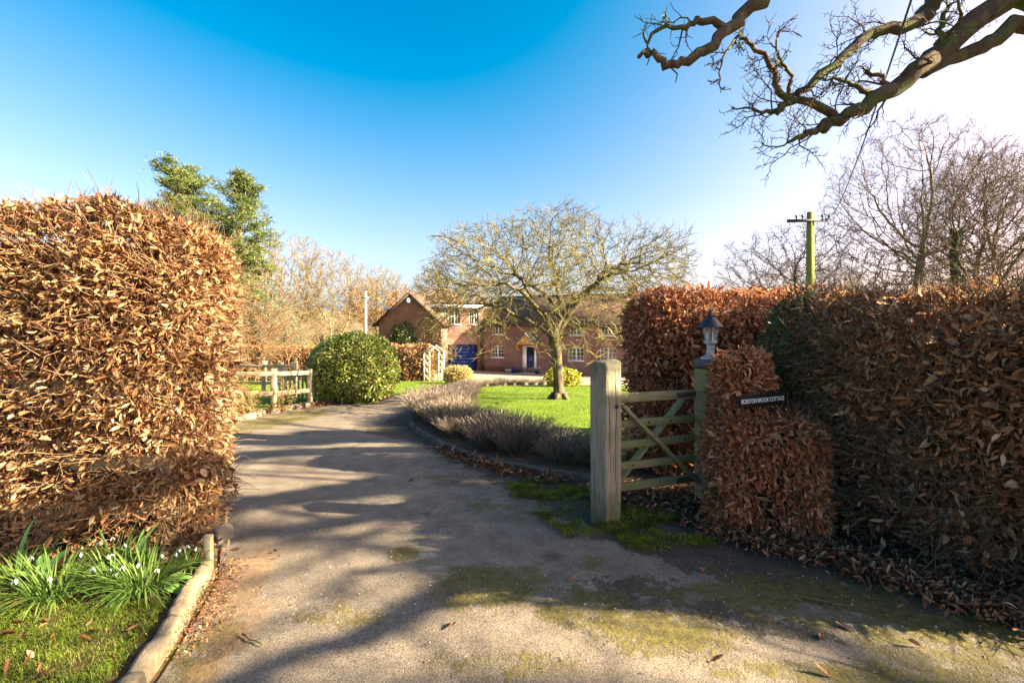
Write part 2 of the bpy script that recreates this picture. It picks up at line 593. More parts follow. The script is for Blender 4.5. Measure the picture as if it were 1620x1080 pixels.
def tile_mat(name, c1, c2):
    m, nt, nd, lk, b = new_mat(name)
    tc = nt.nodes.new('ShaderNodeTexCoord')
    t = nt.nodes.new('ShaderNodeTexBrick')
    t.inputs['Scale'].default_value = 1.0
    t.inputs['Brick Width'].default_value = 0.17
    t.inputs['Row Height'].default_value = 0.10
    t.inputs['Mortar Size'].default_value = 0.008
    t.inputs['Color1'].default_value = (*c1, 1)
    t.inputs['Color2'].default_value = (*c2, 1)
    t.inputs['Mortar'].default_value = (0.02, 0.014, 0.01, 1)
    lk.new(tc.outputs['Object'], t.inputs['Vector'])
    c = mixc(nt, smooth(nt, noise_out(nt, 1.2, 5), 0.45, 0.7), t.outputs[0], (0.5, 0.45, 0.36), 'MULTIPLY')
    lk.new(c, b.inputs['Base Color'])
    b.inputs['Roughness'].default_value = 0.85
    bump(nt, mth(nt, 'SUBTRACT', 1.0, t.outputs['Fac']), 0.8, 0.02, b)
    return m


M_tile = tile_mat('brown_roof_tile', (0.155, 0.08, 0.048), (0.10, 0.052, 0.033))


def ground_mat():
    m, nt, nd, lk, b = new_mat('soil_and_leaf_mould')
    n = noise_out(nt, 2.2, 6, 0.65)
    c = ramp(nt, n, [(0.3, (0.06, 0.042, 0.022)), (0.5, (0.13, 0.09, 0.04)), (0.62, (0.11, 0.13, 0.03)), (0.8, (0.19, 0.15, 0.06))])
    lk.new(c, b.inputs['Base Color'])
    b.inputs['Roughness'].default_value = 0.95
    b.inputs['Specular IOR Level'].default_value = 0.1
    bump(nt, noise_out(nt, 30, 5), 0.7, 0.03, b)
    return m


def lawn_mat():
    m, nt, nd, lk, b = new_mat('lawn_turf')
    n = noise_out(nt, 1.6, 6, 0.7)
    f = noise_out(nt, 60, 3, 0.6)
    c = ramp(nt, n, [(0.3, (0.08, 0.145, 0.012)), (0.55, (0.14, 0.22, 0.02)), (0.75, (0.20, 0.27, 0.03))])
    c = mixc(nt, smooth(nt, f, 0.4, 0.7), c, (0.6, 0.62, 0.5), 'MULTIPLY')
    lk.new(c, b.inputs['Base Color'])
    b.inputs['Roughness'].default_value = 0.9
    b.inputs['Specular IOR Level'].default_value = 0.1
    bump(nt, f, 0.9, 0.04, b)
    return m


def drive_mat():
    """worn tarmac with damp staining and moss that follow the attributes of the sheet"""
    m, nt, nd, lk, b = new_mat('worn_tarmac')
    fine = noise_out(nt, 150, 3, 0.8)
    mid = noise_out(nt, 5, 6, 0.65)
    big = noise_out(nt, 0.7, 4, 0.55)
    c = ramp(nt, mid, [(0.3, (0.125, 0.107, 0.086)), (0.7, (0.23, 0.195, 0.15))])
    c = mixc(nt, smooth(nt, big, 0.4, 0.65), c, (0.82, 0.80, 0.82), 'MULTIPLY')
    c = mixc(nt, smooth(nt, fine, 0.38, 0.62), mixc(nt, 1.0, c, (0.42, 0.42, 0.44), 'MULTIPLY'), mixc(nt, 1.0, c, (1.36, 1.33, 1.28), 'MULTIPLY'))
    n2 = noise_out(nt, 9, 6, 0.7)
    n3 = noise_out(nt, 26, 5, 0.7)
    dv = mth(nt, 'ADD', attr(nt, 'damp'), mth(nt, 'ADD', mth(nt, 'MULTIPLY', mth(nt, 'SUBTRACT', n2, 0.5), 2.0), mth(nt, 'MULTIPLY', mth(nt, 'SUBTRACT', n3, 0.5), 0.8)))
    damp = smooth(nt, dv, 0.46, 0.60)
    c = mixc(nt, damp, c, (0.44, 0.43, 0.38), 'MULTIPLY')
    mv = mth(nt, 'ADD', attr(nt, 'moss'), mth(nt, 'MULTIPLY', mth(nt, 'SUBTRACT', noise_out(nt, 4.5, 6, 0.7), 0.5), 2.2))
    mv = mth(nt, 'ADD', mv, mth(nt, 'MULTIPLY', mth(nt, 'SUBTRACT', n3, 0.5), 1.3))
    moss = mth(nt, 'MULTIPLY', smooth(nt, mv, 0.45, 1.0), 0.9)
    mossc = ramp(nt, n3, [(0.3, (0.035, 0.03, 0.012)), (0.5, (0.085, 0.072, 0.018)), (0.75, (0.17, 0.14, 0.028))])
    c = mixc(nt, moss, c, mossc)
    # small oily blotches
    vo = nt.nodes.new('ShaderNodeTexVoronoi')
    vo.inputs['Scale'].default_value = 2.3
    tc = nt.nodes.new('ShaderNodeTexCoord')
    dn = nt.nodes.new('ShaderNodeTexNoise')
    dn.inputs['Scale'].default_value = 9
    lk.new(tc.outputs['Object'], dn.inputs['Vector'])
    lk.new(mixc(nt, 0.09, tc.outputs['Object'], dn.outputs['Color'], 'ADD'), vo.inputs['Vector'])
    spot = mth(nt, 'SUBTRACT', 1.0, smooth(nt, mth(nt, 'ADD', vo.outputs['Distance'], mth(nt, 'MULTIPLY', mth(nt, 'SUBTRACT', big, 0.5), 0.7)), 0.10, 0.17))
    c = mixc(nt, mth(nt, 'MULTIPLY', spot, 0.7), c, (0.06, 0.052, 0.03))
    dirt = mth(nt, 'ADD', attr(nt, 'dirt'), mth(nt, 'MULTIPLY', mth(nt, 'SUBTRACT', n2, 0.5), 1.2))
    c = mixc(nt, mth(nt, 'MULTIPLY', smooth(nt, dirt, 0.45, 0.75), 0.7), c, ramp(nt, n3, [(0.3, (0.09, 0.055, 0.03)), (0.7, (0.26, 0.17, 0.095))]))
    lk.new(c, b.inputs['Base Color'])
    b.inputs['Roughness'].default_value = 0.88
    b.inputs['Specular IOR Level'].default_value = 0.2
    h = mth(nt, 'ADD', mth(nt, 'MULTIPLY', fine, 0.6), mth(nt, 'MULTIPLY', mth(nt, 'MULTIPLY', moss, n3), 2.0))
    bump(nt, h, 0.7, 0.006, b)
    return m


def court_mat():
    m, nt, nd, lk, b = new_mat('forecourt_paving')
    n = noise_out(nt, 1.5, 5, 0.6)
    f = noise_out(nt, 40, 3, 0.6)
    c = ramp(nt, n, [(0.3, (0.26, 0.18, 0.125)), (0.7, (0.40, 0.29, 0.21))])
    c = mixc(nt, smooth(nt, f, 0.35, 0.7), c, (0.7, 0.68, 0.66), 'MULTIPLY')
    lk.new(c, b.inputs['Base Color'])
    b.inputs['Roughness'].default_value = 0.9
    bump(nt, f, 0.5, 0.01, b)
    return m


M_ground, M_lawn, M_drive, M_court = ground_mat(), lawn_mat(), drive_mat(), court_mat()
M_soil = simple('bare_soil', (0.085, 0.055, 0.034), 0.95, 0.05, 0.45, 14, 0, 0.9, 40)

# ------------------------------------------------------------------ ground, drive, lawns
YS = np.unique(np.round(np.concatenate([np.linspace(-80, -6, 16), np.arange(-6, 46.01, 0.25), np.linspace(46, 90, 23), np.linspace(90, 900, 30)]), 4))
XS = np.unique(np.round(np.concatenate([np.linspace(-900, -60, 24), np.arange(-60, 60.1, 3.0), np.linspace(60, 900, 24)]), 4))


def grid_faces(nx, ny):
    i, j = np.meshgrid(np.arange(nx - 1), np.arange(ny - 1))
    a = (j * nx + i).ravel()
    return np.stack([a, a + 1, a + 1 + nx, a + nx], 1)


gx, gy = np.meshgrid(XS, YS)
gz = zg(gy) - 0.012
tag(mk('ground', np.stack([gx, gy, gz], -1).reshape(-1, 3), grid_faces(len(XS), len(YS)), M_ground, smooth=True), kind='structure')

L_edge = np.array([(-6, -1.2), (1.4, -1.45), (2.1, -1.53), (2.9, -1.76), (3.5, -2.1), (4.2, -2.75), (5, -3.5), (7, -4.7), (9.4, -5.25), (11, -5.35), (12.7, -5.1), (15.2, -4.05), (17.6, -3.5), (21, -3.05), (24, -2.95), (40, -3.0)])
R_edge = np.array([(-6, 9.0), (0.8, 4.3), (2.4, 2.75), (3.0, 2.2), (3.5, 1.62), (3.9, 1.35), (4.6, 1.2), (5.2, 3.0), (6, 8.0), (40, 14.0)])


def at_y(tab, y):
    return np.interp(y, tab[:, 0], tab[:, 1])


DY = np.unique(np.round(np.concatenate([np.arange(-6, 1.5, 0.25), np.arange(1.5, 9.0, 0.0625), np.arange(9.0, 24.01, 0.125)]), 4))
NXD = 120
t = np.linspace(0, 1, NXD)
dx = at_y(L_edge, DY)[:, None] * (1 - t) + np.minimum(at_y(R_edge, DY), 9)[:, None] * t
dy = np.repeat(DY[:, None], NXD, 1)
# keep the drive exactly parallel to the ground sheet: same piecewise-linear heights
gline = lambda y: np.interp(y, YS, zg(YS))
DP = np.stack([dx, dy, gline(dy)], -1).reshape(-1, 3)


def blob(P, cx, cy, rx, ry, rot=0.0):
    c, s = math.cos(rot), math.sin(rot)
    X, Y = P[:, 0] - cx, P[:, 1] - cy
    a, b = (X * c + Y * s) / rx, (-X * s + Y * c) / ry
    return np.clip(1.15 - 0.6 * (a * a + b * b), 0, 1)


def below_line(P, pts, fade):
    """1 to the right of a poly-line given by increasing y, fading over 'fade' metres"""
    pts = np.array(sorted(pts))
    xl = np.interp(P[:, 1], pts[:, 0], pts[:, 1])
    return np.clip(0.5 + (P[:, 0] - xl) / fade, 0, 1)


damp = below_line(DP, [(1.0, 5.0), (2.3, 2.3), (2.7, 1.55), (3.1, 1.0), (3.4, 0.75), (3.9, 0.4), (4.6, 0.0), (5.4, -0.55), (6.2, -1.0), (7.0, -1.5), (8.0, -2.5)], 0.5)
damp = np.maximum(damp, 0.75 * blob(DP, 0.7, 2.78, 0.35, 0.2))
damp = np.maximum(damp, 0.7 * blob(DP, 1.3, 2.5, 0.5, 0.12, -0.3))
moss = 0.95 * blob(DP, -0.12, 2.85, 0.42, 0.3)
for cx, cy, rx, ry, k in ((0.35, 2.65, 0.35, 0.25, 0.7), (0.75, 2.45, 0.45, 0.22, 0.85), (1.6, 2.75, 0.8, 0.28, 0.8), (2.2, 2.4, 0.7, 0.3, 0.75), (-0.72, 3.25, 0.14, 0.14, 0.9),
                          (-1.45, 2.3, 0.2, 0.35, 0.7), (-4.6, 9.8, 0.7, 2.4, 0.8), (-0.6, 4.9, 0.5, 0.3, 0.55), (0.0, 2.2, 0.4, 0.12, 0.6), (1.2, 2.15, 0.5, 0.1, 0.6), (0.2, 4.2, 0.9, 0.5, 0.55), (-0.9, 2.55, 0.3, 0.14, 0.6), (1.9, 2.05, 0.8, 0.2, 0.7), (0.45, 3.1, 0.35, 0.16, 0.55), (-0.5, 6.0, 0.5, 0.6, 0.5)):
    moss = np.maximum(moss, min(1.0, k * 1.18) * blob(DP, cx, cy, rx, ry))
moss = np.maximum(moss, 0.62 * np.clip(1 - (DP[:, 0] - at_y(L_edge, DP[:, 1])) / 0.5, 0, 1) * (DP[:, 1] > 3.4))
dirt = np.maximum(0.95 * blob(DP, -1.62, 2.9, 0.16, 0.55, 0.25), 0.7 * blob(DP, -1.35, 2.35, 0.12, 0.5))
tag(mk('driveway', DP, grid_faces(NXD, len(DY)), M_drive, smooth=True, attrs={'damp': damp, 'moss': moss, 'dirt': dirt}), kind='structure')


def sheet(name, left, right, y0, y1, mat, dz, step=0.25, nx=12, wob=0.0):
    ys = np.round(np.arange(y0, y1 + 1e-6, step), 4)
    t = np.linspace(0, 1, nx)
    X = np.array([left(y) for y in ys])[:, None] * (1 - t) + np.array([right(y) for y in ys])[:, None] * t
    Y = np.repeat(ys[:, None], nx, 1)
    Z = gline(Y) + dz
    P = np.stack([X, Y, Z], -1).reshape(-1, 3)
    if wob:
        P[:, 2] += wob * fbm(P, 1.2, 3, 3)
    return mk(name, P, grid_faces(nx, len(ys)), mat, smooth=True)


tag(sheet('forecourt', lambda y: -2.95 if y < 27 else -9, lambda y: 16.0, 22.0, 46.0, M_court, 0.006), kind='structure')
tag(sheet('side_lawn', lambda y: -26.0, lambda y: float(at_y(L_edge, y)) - 0.35 - (0.0 if y > 14 else 0.4), 10.0, 29.0, M_lawn, 0.012, nx=40), kind='structure')

ISLAND = np.array([(0.95, 4.75), (0.0, 5.35), (-0.68, 6.1), (-1.1, 6.9), (-1.7, 8.3), (-2.02, 9.8), (-2.12, 12), (-2.08, 15), (-1.95, 18), (-1.6, 19.8), (-0.4, 21.0), (1.6, 21.7), (4.5, 21.4), (7.2, 19.5), (8.4, 16), (8.2, 10), (6.5, 6.6), (3.4, 5.75), (1.9, 5.0)])


def smooth_closed(P, k=6):
    out = []
    n = len(P)
    for i in range(n):
        p0, p1, p2, p3 = P[i - 1], P[i], P[(i + 1) % n], P[(i + 2) % n]
        for j in range(k):
            t = j / k
            out.append(0.5 * ((2 * p1) + (-p0 + p2) * t + (2 * p0 - 5 * p1 + 4 * p2 - p3) * t * t + (-p0 + 3 * p1 - 3 * p2 + p3) * t ** 3))
    return np.array(out)


ISL = smooth_closed(ISLAND)


def inside(poly, X, Y):
    c = np.zeros(len(X), bool)
    n = len(poly)
    j = n - 1
    for i in range(n):
        xi, yi, xj, yj = poly[i, 0], poly[i, 1], poly[j, 0], poly[j, 1]
        cond = ((yi > Y) != (yj > Y)) & (X < (xj - xi) * (Y - yi) / (yj - yi + 1e-12) + xi)
        c ^= cond
        j = i
    return c


# raised island bed: concentric rings, soil at the rim and turf inside
ctr = np.array([2.2, 12.5])
rings = []
for f, dz in ((1.0, -0.02), (1.0, 0.07), (0.985, 0.085), (0.93, 0.10), (0.85, 0.11), (0.7, 0.12), (0.5, 0.12), (0.25, 0.12), (0.02, 0.12)):
    q = ctr + (ISL - ctr) * f
    rings.append(np.stack([q[:, 0], q[:, 1], gline(q[:, 1]) + dz], 1))
n = len(ISL)
i = np.arange(n)
j = (i + 1) % n
FI = [np.stack([k * n + i, k * n + j, (k + 1) * n + j, (k + 1) * n + i], 1) for k in range(len(rings) - 1)]
tag(mk('island_bed', np.concatenate(rings[:4]), FI[:3], M_soil, smooth=True), kind='structure')
tag(mk('island_lawn', np.concatenate(rings[3:]), FI[:5], M_lawn, smooth=True), kind='structure')

# ------------------------------------------------------------------ kerbs
kerb = tag(bpy.data.objects.new('island_kerb', None), kind='structure')
col.objects.link(kerb)
arc = np.concatenate([ISL, ISL[:1]])
cum = np.concatenate([[0], np.cumsum(np.linalg.norm(np.diff(arc, axis=0), axis=1))])
s = 0.0
while s < cum[-1]:
    e = s + 0.62
    p = np.array([[np.interp(v, cum, arc[:, 0]), np.interp(v, cum, arc[:, 1])] for v in (s + 0.008, e - 0.008)])
    if p[0, 0] < 1.2 and p[0, 1] < 21.5:
        m = MB()
        a3 = np.array([p[0, 0], p[0, 1], float(gline(p[0, 1])) + 0.018 + RNG.normal(0, 0.008)])
        b3 = np.array([p[1, 0], p[1, 1], float(gline(p[1, 1])) + 0.018 + RNG.normal(0, 0.008)])
        m.bar(a3, b3, 0.07, 0.13)
        m.build('kerb_stone', M_kerbdark, kerb, bevel=0.012)
    s = e


def rough_block(name, a, b, w, h, mat, parent, seed, amp=0.012):
    """an uneven stone or kerb unit from a to b"""
    a, b = np.array(a, float), np.array(b, float)
    nl, nc = 14, 16
    tt = np.linspace(0, 1, nl)
    d = unit(b - a)
    sd = unit(np.cross(d, [0, 0, 1]))
    V = []
    for k, q in enumerate(tt):
        sc = 0.9 if k in (0, nl - 1) else 1.0
        for g in range(nc):
            an = 2 * np.pi * g / nc
            cx, cz = np.cos(an), np.sin(an)
            r = (abs(cx) ** 6 + abs(cz) ** 6) ** (-1 / 6)
            V.append(a + (b - a) * q + sd * cx * r * w / 2 * sc + np.array([0, 0, 1]) * cz * r * h / 2 * sc)
    V = np.array(V)
    V += amp * fbm(V, 14, seed, 3)[:, None] * unit(RNG.normal(size=3) + np.array([0, 0, 1.5]))
    g = np.arange(nc)
    hh = (g + 1) % nc
    F = [np.concatenate([np.stack([k * nc + g, k * nc + hh, (k + 1) * nc + hh, (k + 1) * nc + g], 1) for k in range(nl - 1)]), np.array([g[::-1]]), np.array([(nl - 1) * nc + g])]
    return mk(name, V, F, mat, parent, True)


ek = tag(bpy.data.objects.new('entrance_kerb', None), kind='structure')
col.objects.link(ek)
KL = [(-1.50, 1.5), (-1.60, 2.05), (-1.70, 2.44), (-1.835, 2.8), (-1.90, 3.02)]
for k in range(4):
    rough_block('kerb_stone', (*KL[k], 0.012), (*KL[k + 1], 0.012 + 0.01 * (k == 2)), 0.085, 0.12, M_kerb, ek, k + 2, 0.014)
tag(rough_block('boulder', (-2.10, 3.42, 0.02), (-2.06, 3.52, 0.02), 0.09, 0.15, M_rock, None, 9, 0.02), 'pale rounded stone at the foot of the tall beech hedge end', 'stone')
m = MB()
m.box(-0.024, 0.024, -0.018, 0.018, -0.05, 0.21)
tag(m.build('wooden_peg', M_fencewood, None, bevel=0.006), 'short pale timber stake standing at the end of the kerb', 'stake').location = (-1.92, 3.06, 0)

# verge soil under the left hedge, grass patch bank
tag(sheet('left_verge', lambda y: -9.0, lambda y: float(np.interp(y, [1.0, 2.05, 2.44, 2.8, 3.1, 3.6, 4.5], [-1.48, -1.62, -1.72, -1.85, -1.95, -2.2, -3.1])), 0.5, 4.5, M_soil, 0.03, nx=30, wob=0.012), kind='structure')
tag(sheet('right_verge', lambda y: float(np.interp(y, [1.5, 2.4, 3.0, 3.5, 3.9, 4.3, 4.8], [3.45, 2.75, 2.2, 1.6, 1.2, 0.6, 0.75])), lambda y: 9.0, 1.5, 6.0, M_soil, 0.022, nx=40, wob=0.01), kind='structure')


# ------------------------------------------------------------------ leaves, blades, hedges
LEAF_T = []
for curl, fold, wd in ((0.10, 0.10, 0.95), (0.28, 0.20, 0.7), (-0.30, 0.24, 0.6), (0.55, 0.10, 0.75), (0.2, 0.34, 0.42), (-0.5, 0.16, 0.5), (0.35, 0.28, 0.3), (0.7, 0.3, 0.55), (-0.75, 0.22, 0.45)):
    s1, s2 = 0.35, 0.72
    sz = lambda q: curl * q * q
    T_ = np.array([[0, 0, 0], [s1, 0, sz(s1)], [s2, 0, sz(s2)], [1.0, 0.02, sz(1.0) * 1.2],
                   [s1 - 0.02, 0.25 * wd, sz(s1) + fold], [s1 + 0.03, -0.25 * wd, sz(s1) + fold * 0.7], [s2, 0.19 * wd, sz(s2) + fold * 1.1], [s2 - 0.03, -0.2 * wd, sz(s2) + fold * 0.5]])
    LEAF_T.append(T_)
LEAF_F = np.array([[0, 1, 4], [0, 5, 1], [1, 2, 6], [1, 6, 4], [1, 5, 7], [1, 7, 2], [2, 3, 6], [2, 7, 3]])
# plain flat-ish leaf of four triangles for dense evergreen bushes
LEAF_S = np.array([[0, 0, 0], [0.45, 0.22, 0.05], [0.45, 0, 0], [0.45, -0.22, 0.05], [1, 0, -0.06]])
LEAF_SF = np.array([[0, 2, 1], [0, 3, 2], [2, 4, 1], [2, 3, 4]])


def frames(axis, nrm):
    a = unit(axis)
    b = unit(np.cross(nrm, a))
    c = np.cross(a, b)
    return np.stack([a, b, c], -1)


def leaf_cloud(P, axis, nrm, size, rng, simple_leaf=False, width=1.0):
    n = len(P)
    Rm = frames(axis, nrm)
    if simple_leaf:
        T_ = np.broadcast_to(LEAF_S, (n, 5, 3)).copy()
        Fb = LEAF_SF
    else:
        T_ = np.array(LEAF_T)[rng.integers(0, len(LEAF_T), n)]
        Fb = LEAF_F
    T_ = T_ * np.array([1, width, 1])
    V = np.einsum('nij,nkj->nki', Rm, T_) * np.asarray(size)[:, None, None] + np.asarray(P)[:, None, :]
    F = (np.arange(n) * T_.shape[1])[:, None, None] + Fb[None]
    return V.reshape(-1, 3), F.reshape(-1, 3)


def blade_cloud(P, h, w, lean, rng, dirs=None, droop=0.35):
    """grass-like blades: 5 points, 3 faces each"""
    n = len(P)
    an = rng.uniform(0, 2 * np.pi, n)
    d = np.stack([np.cos(an), np.sin(an), np.zeros(n)], 1) if dirs is None else dirs
    sd = np.stack([-d[:, 1], d[:, 0], np.zeros(n)], 1)
    h, w, lean = (np.broadcast_to(np.asarray(q, float), (n,))[:, None] for q in (h, w, lean))
    up = np.array([[0, 0, 1.0]])
    mid = P + up * h * 0.6 + d * lean * h * 0.35
    tip = P + up * h * (1 - droop * lean) + d * lean * h
    V = np.stack([P - sd * w / 2, P + sd * w / 2, mid - sd * w * 0.42, mid + sd * w * 0.42, tip], 1)
    b = (np.arange(n) * 5)[:, None]
    F3 = b + np.array([[2, 3, 4]])
    F4 = b + np.array([[0, 1, 3, 2]])
    return V.reshape(-1, 3), [F4, F3]


def hedge_map(path, hw, h, rends, z0, base_z, p=5.0):
    """returns f(s, a, b, end shrink) helpers for a clipped hedge along a path"""
    path = np.array(path, float)
    cum = np.concatenate([[0], np.cumsum(np.linalg.norm(np.diff(path, axis=0), axis=1))])
    L = cum[-1]

    def at(s, a, b, inset=0.0):
        x = np.interp(s, cum, path[:, 0])
        y = np.interp(s, cum, path[:, 1])
        e = 0.08
        tx = np.interp(np.minimum(s + e, L), cum, path[:, 0]) - np.interp(np.maximum(s - e, 0), cum, path[:, 0])
        ty = np.interp(np.minimum(s + e, L), cum, path[:, 1]) - np.interp(np.maximum(s - e, 0), cum, path[:, 1])
        tl = np.hypot(tx, ty) + 1e-9
        tx, ty = tx / tl, ty / tl
        lx, ly = ty, -tx
        q = (np.abs(a) ** p + np.abs(b) ** p) ** (1 / p)
        a2, b2 = a / q, b / q
        ph0 = np.clip(s / max(rends[0], 1e-6), 0, 1) if rends[0] > 0 else np.ones_like(s)
        ph1 = np.clip((L - s) / max(rends[1], 1e-6), 0, 1) if rends[1] > 0 else np.ones_like(s)
        f0 = (1 - (1 - ph0) ** 2.6) ** (1 / 2.6)
        f1 = (1 - (1 - ph1) ** 2.6) ** (1 / 2.6)
        f = np.maximum(f0 * f1, 0.0)
        fz = 0.76 + 0.24 * f ** 0.8
        lat = (hw - inset) * a2 * f
        P = np.stack([x + lx * lat, y + ly * lat, base_z + z0 + (h - z0 - inset) * b2 * fz], 1)
        na = np.sign(a2) * np.abs(a2) ** (p - 1) * f
        nb = b2 ** (p - 1)
        nt_ = (1 - f) * 1.6 * np.where(s < L / 2, -1, 1)
        Nn = unit(np.stack([lx * na + tx * nt_, ly * na + ty * nt_, nb], 1))
        return P, Nn
    return at, L


def hedge_points(at, L, n, hw, h, rends, rng):
    pw = (2 * h + 2 * hw)
    t = rng.uniform(0, pw, n)
    a = np.where(t < h, -1.0, np.where(t < h + 2 * hw, (t - h) / hw - 1, 1.0))
    b = np.where(t < h, t / h, np.where(t < h + 2 * hw, 1.0, (pw - t) / h))
    s = rng.uniform(0, L, n)
    # extra coverage on the rounded ends
    area_side = L * pw
    for k, r in enumerate(rends):
        if r <= 0:
            continue
        m = rng.random(n) < (2 * hw * h * 1.3) / area_side
        ph = rng.uniform(0, 1, n) ** 2.0 * r
        s = np.where(m, ph if k == 0 else L - ph, s)
        # the end face is reached by points whose cross-section coordinate lies inside too
        a = np.where(m & (rng.random(n) < 0.5), rng.uniform(-1, 1, n), a)
    return s, a, b


CAMP = np.array([0, 0, 1.53])


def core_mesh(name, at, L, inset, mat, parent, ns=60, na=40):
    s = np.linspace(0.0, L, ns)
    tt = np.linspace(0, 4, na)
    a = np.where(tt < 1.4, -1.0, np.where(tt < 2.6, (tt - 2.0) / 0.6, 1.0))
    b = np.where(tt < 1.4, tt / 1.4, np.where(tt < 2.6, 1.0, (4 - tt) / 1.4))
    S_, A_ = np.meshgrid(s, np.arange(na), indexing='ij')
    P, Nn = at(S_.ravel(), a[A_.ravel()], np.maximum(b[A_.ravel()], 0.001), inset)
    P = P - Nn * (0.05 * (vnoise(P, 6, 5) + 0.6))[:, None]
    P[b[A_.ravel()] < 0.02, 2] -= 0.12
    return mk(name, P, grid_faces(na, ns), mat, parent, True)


def hedge(name, label, path, hw, h, rends, n, size, mat, seed, z0=0.06, base=(0, 0), twigs=2500, twig_mat=None, core=0.16,
          single=0, depth=0.14, gate=None, lumps=0.05, group=None, back=-0.35, twig_len=(0.1, 0.32), topspray=0, p=5.0, hang=0.45):
    rng = np.random.default_rng(seed)
    base_z = float(zg(np.mean([q[1] for q in path])))
    root = thing(name, label, 'hedge', (0, 0, 0), 0, group)
    at, L = hedge_map(path, hw, h, rends, z0, base_z, p)
    s, a, b = hedge_points(at, L, n, hw, h, rends, rng)
    P, Nn = at(s, a, b)
    P = P + Nn * (lumps * fbm(P, 2.6, seed, 3))[:, None]
    vis = np.einsum('ij,ij->i', Nn, unit(CAMP - P)) > back
    P, Nn = P[vis], Nn[vis]
    dens = fbm(P, 3.2, seed + 5, 3)
    keep = dens > -0.75 + 0.5 * rng.random(len(P)) - 0.35
    if gate is not None:
        keep &= rng.random(len(P)) < gate(P)
    P, Nn = P[keep], Nn[keep]
    P = P - Nn * (rng.random(len(P)) ** 1.3 * depth)[:, None] + Nn * 0.02
    k = len(P)
    ax = Nn * 0.55 + rng.normal(0, 0.62, (k, 3)) - np.array([0, 0, hang])
    nr = Nn * 0.7 + rng.normal(0, 0.6, (k, 3))
    sz = size * np.clip(rng.lognormal(-0.08, 0.36, k), 0.4, 1.8)
    if single:
        # the leaves that show largest are objects of their own
        dist = np.linalg.norm(P - CAMP, axis=1)
        fr = np.einsum('ij,ij->i', unit(nr), unit(CAMP - P))
        inview = (np.abs(P[:, 0] / np.maximum(P[:, 1], 0.1)) < 1.06)
        score = sz / dist * (0.4 + np.abs(fr)) * inview + rng.random(k) * 0.004
        pick = np.argsort(-score)[:single]
        protos = []
        for q in range(len(LEAF_T)):
            me = bpy.data.meshes.new('leaf')
            me.from_pydata([tuple(v) for v in LEAF_T[q]], [], [tuple(int(w) for w in f) for f in LEAF_F])
            me.materials.append(mat)
            protos.append(me)
        Rm = frames(ax[pick], nr[pick])
        for q, ii in enumerate(pick):
            o = bpy.data.objects.new('leaf', protos[q % len(protos)])
            M4 = Matrix(Rm[q].tolist()).to_4x4()
            M4.translation = Vector((P[ii] + Nn[ii] * 0.012).tolist())
            o.matrix_world = M4 @ Matrix.Diagonal((sz[ii], sz[ii], sz[ii], 1))
            col.objects.link(o)
            o.parent = root
        rest = np.ones(k, bool)
        rest[pick] = False
        P, ax, nr, sz, Nn = P[rest], ax[rest], nr[rest], sz[rest], Nn[rest]
    V, F = leaf_cloud(P, ax, nr, sz, rng)
    tag(mk('foliage', V, F, mat, root), kind='stuff')
    if twigs:
        s, a, b = hedge_points(at, L, twigs, hw, h, rends, rng)
        Q, Nq = at(s, a, b)
        vis = np.einsum('ij,ij->i', Nq, unit(CAMP - Q)) > back
        Q, Nq = Q[vis], Nq[vis]
        d = unit(Nq * 0.5 + rng.normal(0, 0.6, Q.shape) + np.array([0, 0, 0.15]))
        ln = rng.uniform(*twig_len, len(Q))
        p0 = Q - Nq * rng.uniform(0.0, 0.18, len(Q))[:, None]
        p1 = p0 + d * (ln * 0.55)[:, None]
        p2 = p1 + unit(d + rng.normal(0, 0.45, Q.shape)) * (ln * 0.45)[:, None]
        r = rng.uniform(0.0013, 0.0032, len(Q))
        V1, F1 = segs_geo(p0, p1, r * 1.2, r)
        V2, F2 = segs_geo(p1, p2, r, r * 0.5)
        mb = MB().add(V1, F1).add(V2, F2)
        if topspray:
            s, a = rng.uniform(0.1, L - 0.1, topspray), rng.uniform(-0.9, 0.9, topspray)
            Q, Nq = at(s, a, np.ones(topspray))
            d = unit(np.array([0, 0, 1.0]) + rng.normal(0, 0.35, Q.shape))
            V3, F3 = segs_geo(Q - d * 0.05, Q + d * rng.uniform(0.03, 0.13, topspray)[:, None], np.full(topspray, 0.0022), np.full(topspray, 0.001))
            mb.add(V3, F3)
        tag(mb.build('twigs', twig_mat or M_twig, root), kind='stuff')
    if core:
        core_mesh('inner_growth', at, L, core, M_core, root)
    return root


# ---- tall beech hedge on the left
hedge('tall_beech_hedge', 'tall russet beech hedge with rounded end above the snowdrops and grass patch',
      [(-7.0, 3.50), (-4.2, 3.52), (-3.0, 3.56), (-2.18, 3.66)], 0.48, 2.36, (0, 0.75), 108000, 0.046, M_beech_l, 11, twigs=14000, twig_mat=M_twig_l, core=0.2, single=300, lumps=0.06, topspray=500,
      gate=lambda P: np.where(P[:, 2] < 0.35, 0.55, 1.0) * np.where((np.abs(P[:, 2] - 0.60) < 0.065) & (P[:, 0] > -3.1) & (P[:, 0] < -2.3), 0.22, 1.0) * np.where(np.abs(P[:, 2] - 1.12) < 0.05, 0.55, 1.0))
# ---- hedge behind the gate
hedge('clipped_beech_hedge', 'dense copper beech hedge with a rounded end directly behind the timber gate',
      [(1.28, 5.25), (2.0, 5.22), (3.6, 5.15)], 0.5, 1.93, (0.5, 0), 30000, 0.057, M_beech_r, 21, twigs=2500, core=0.15, lumps=0.05, hang=0.7)
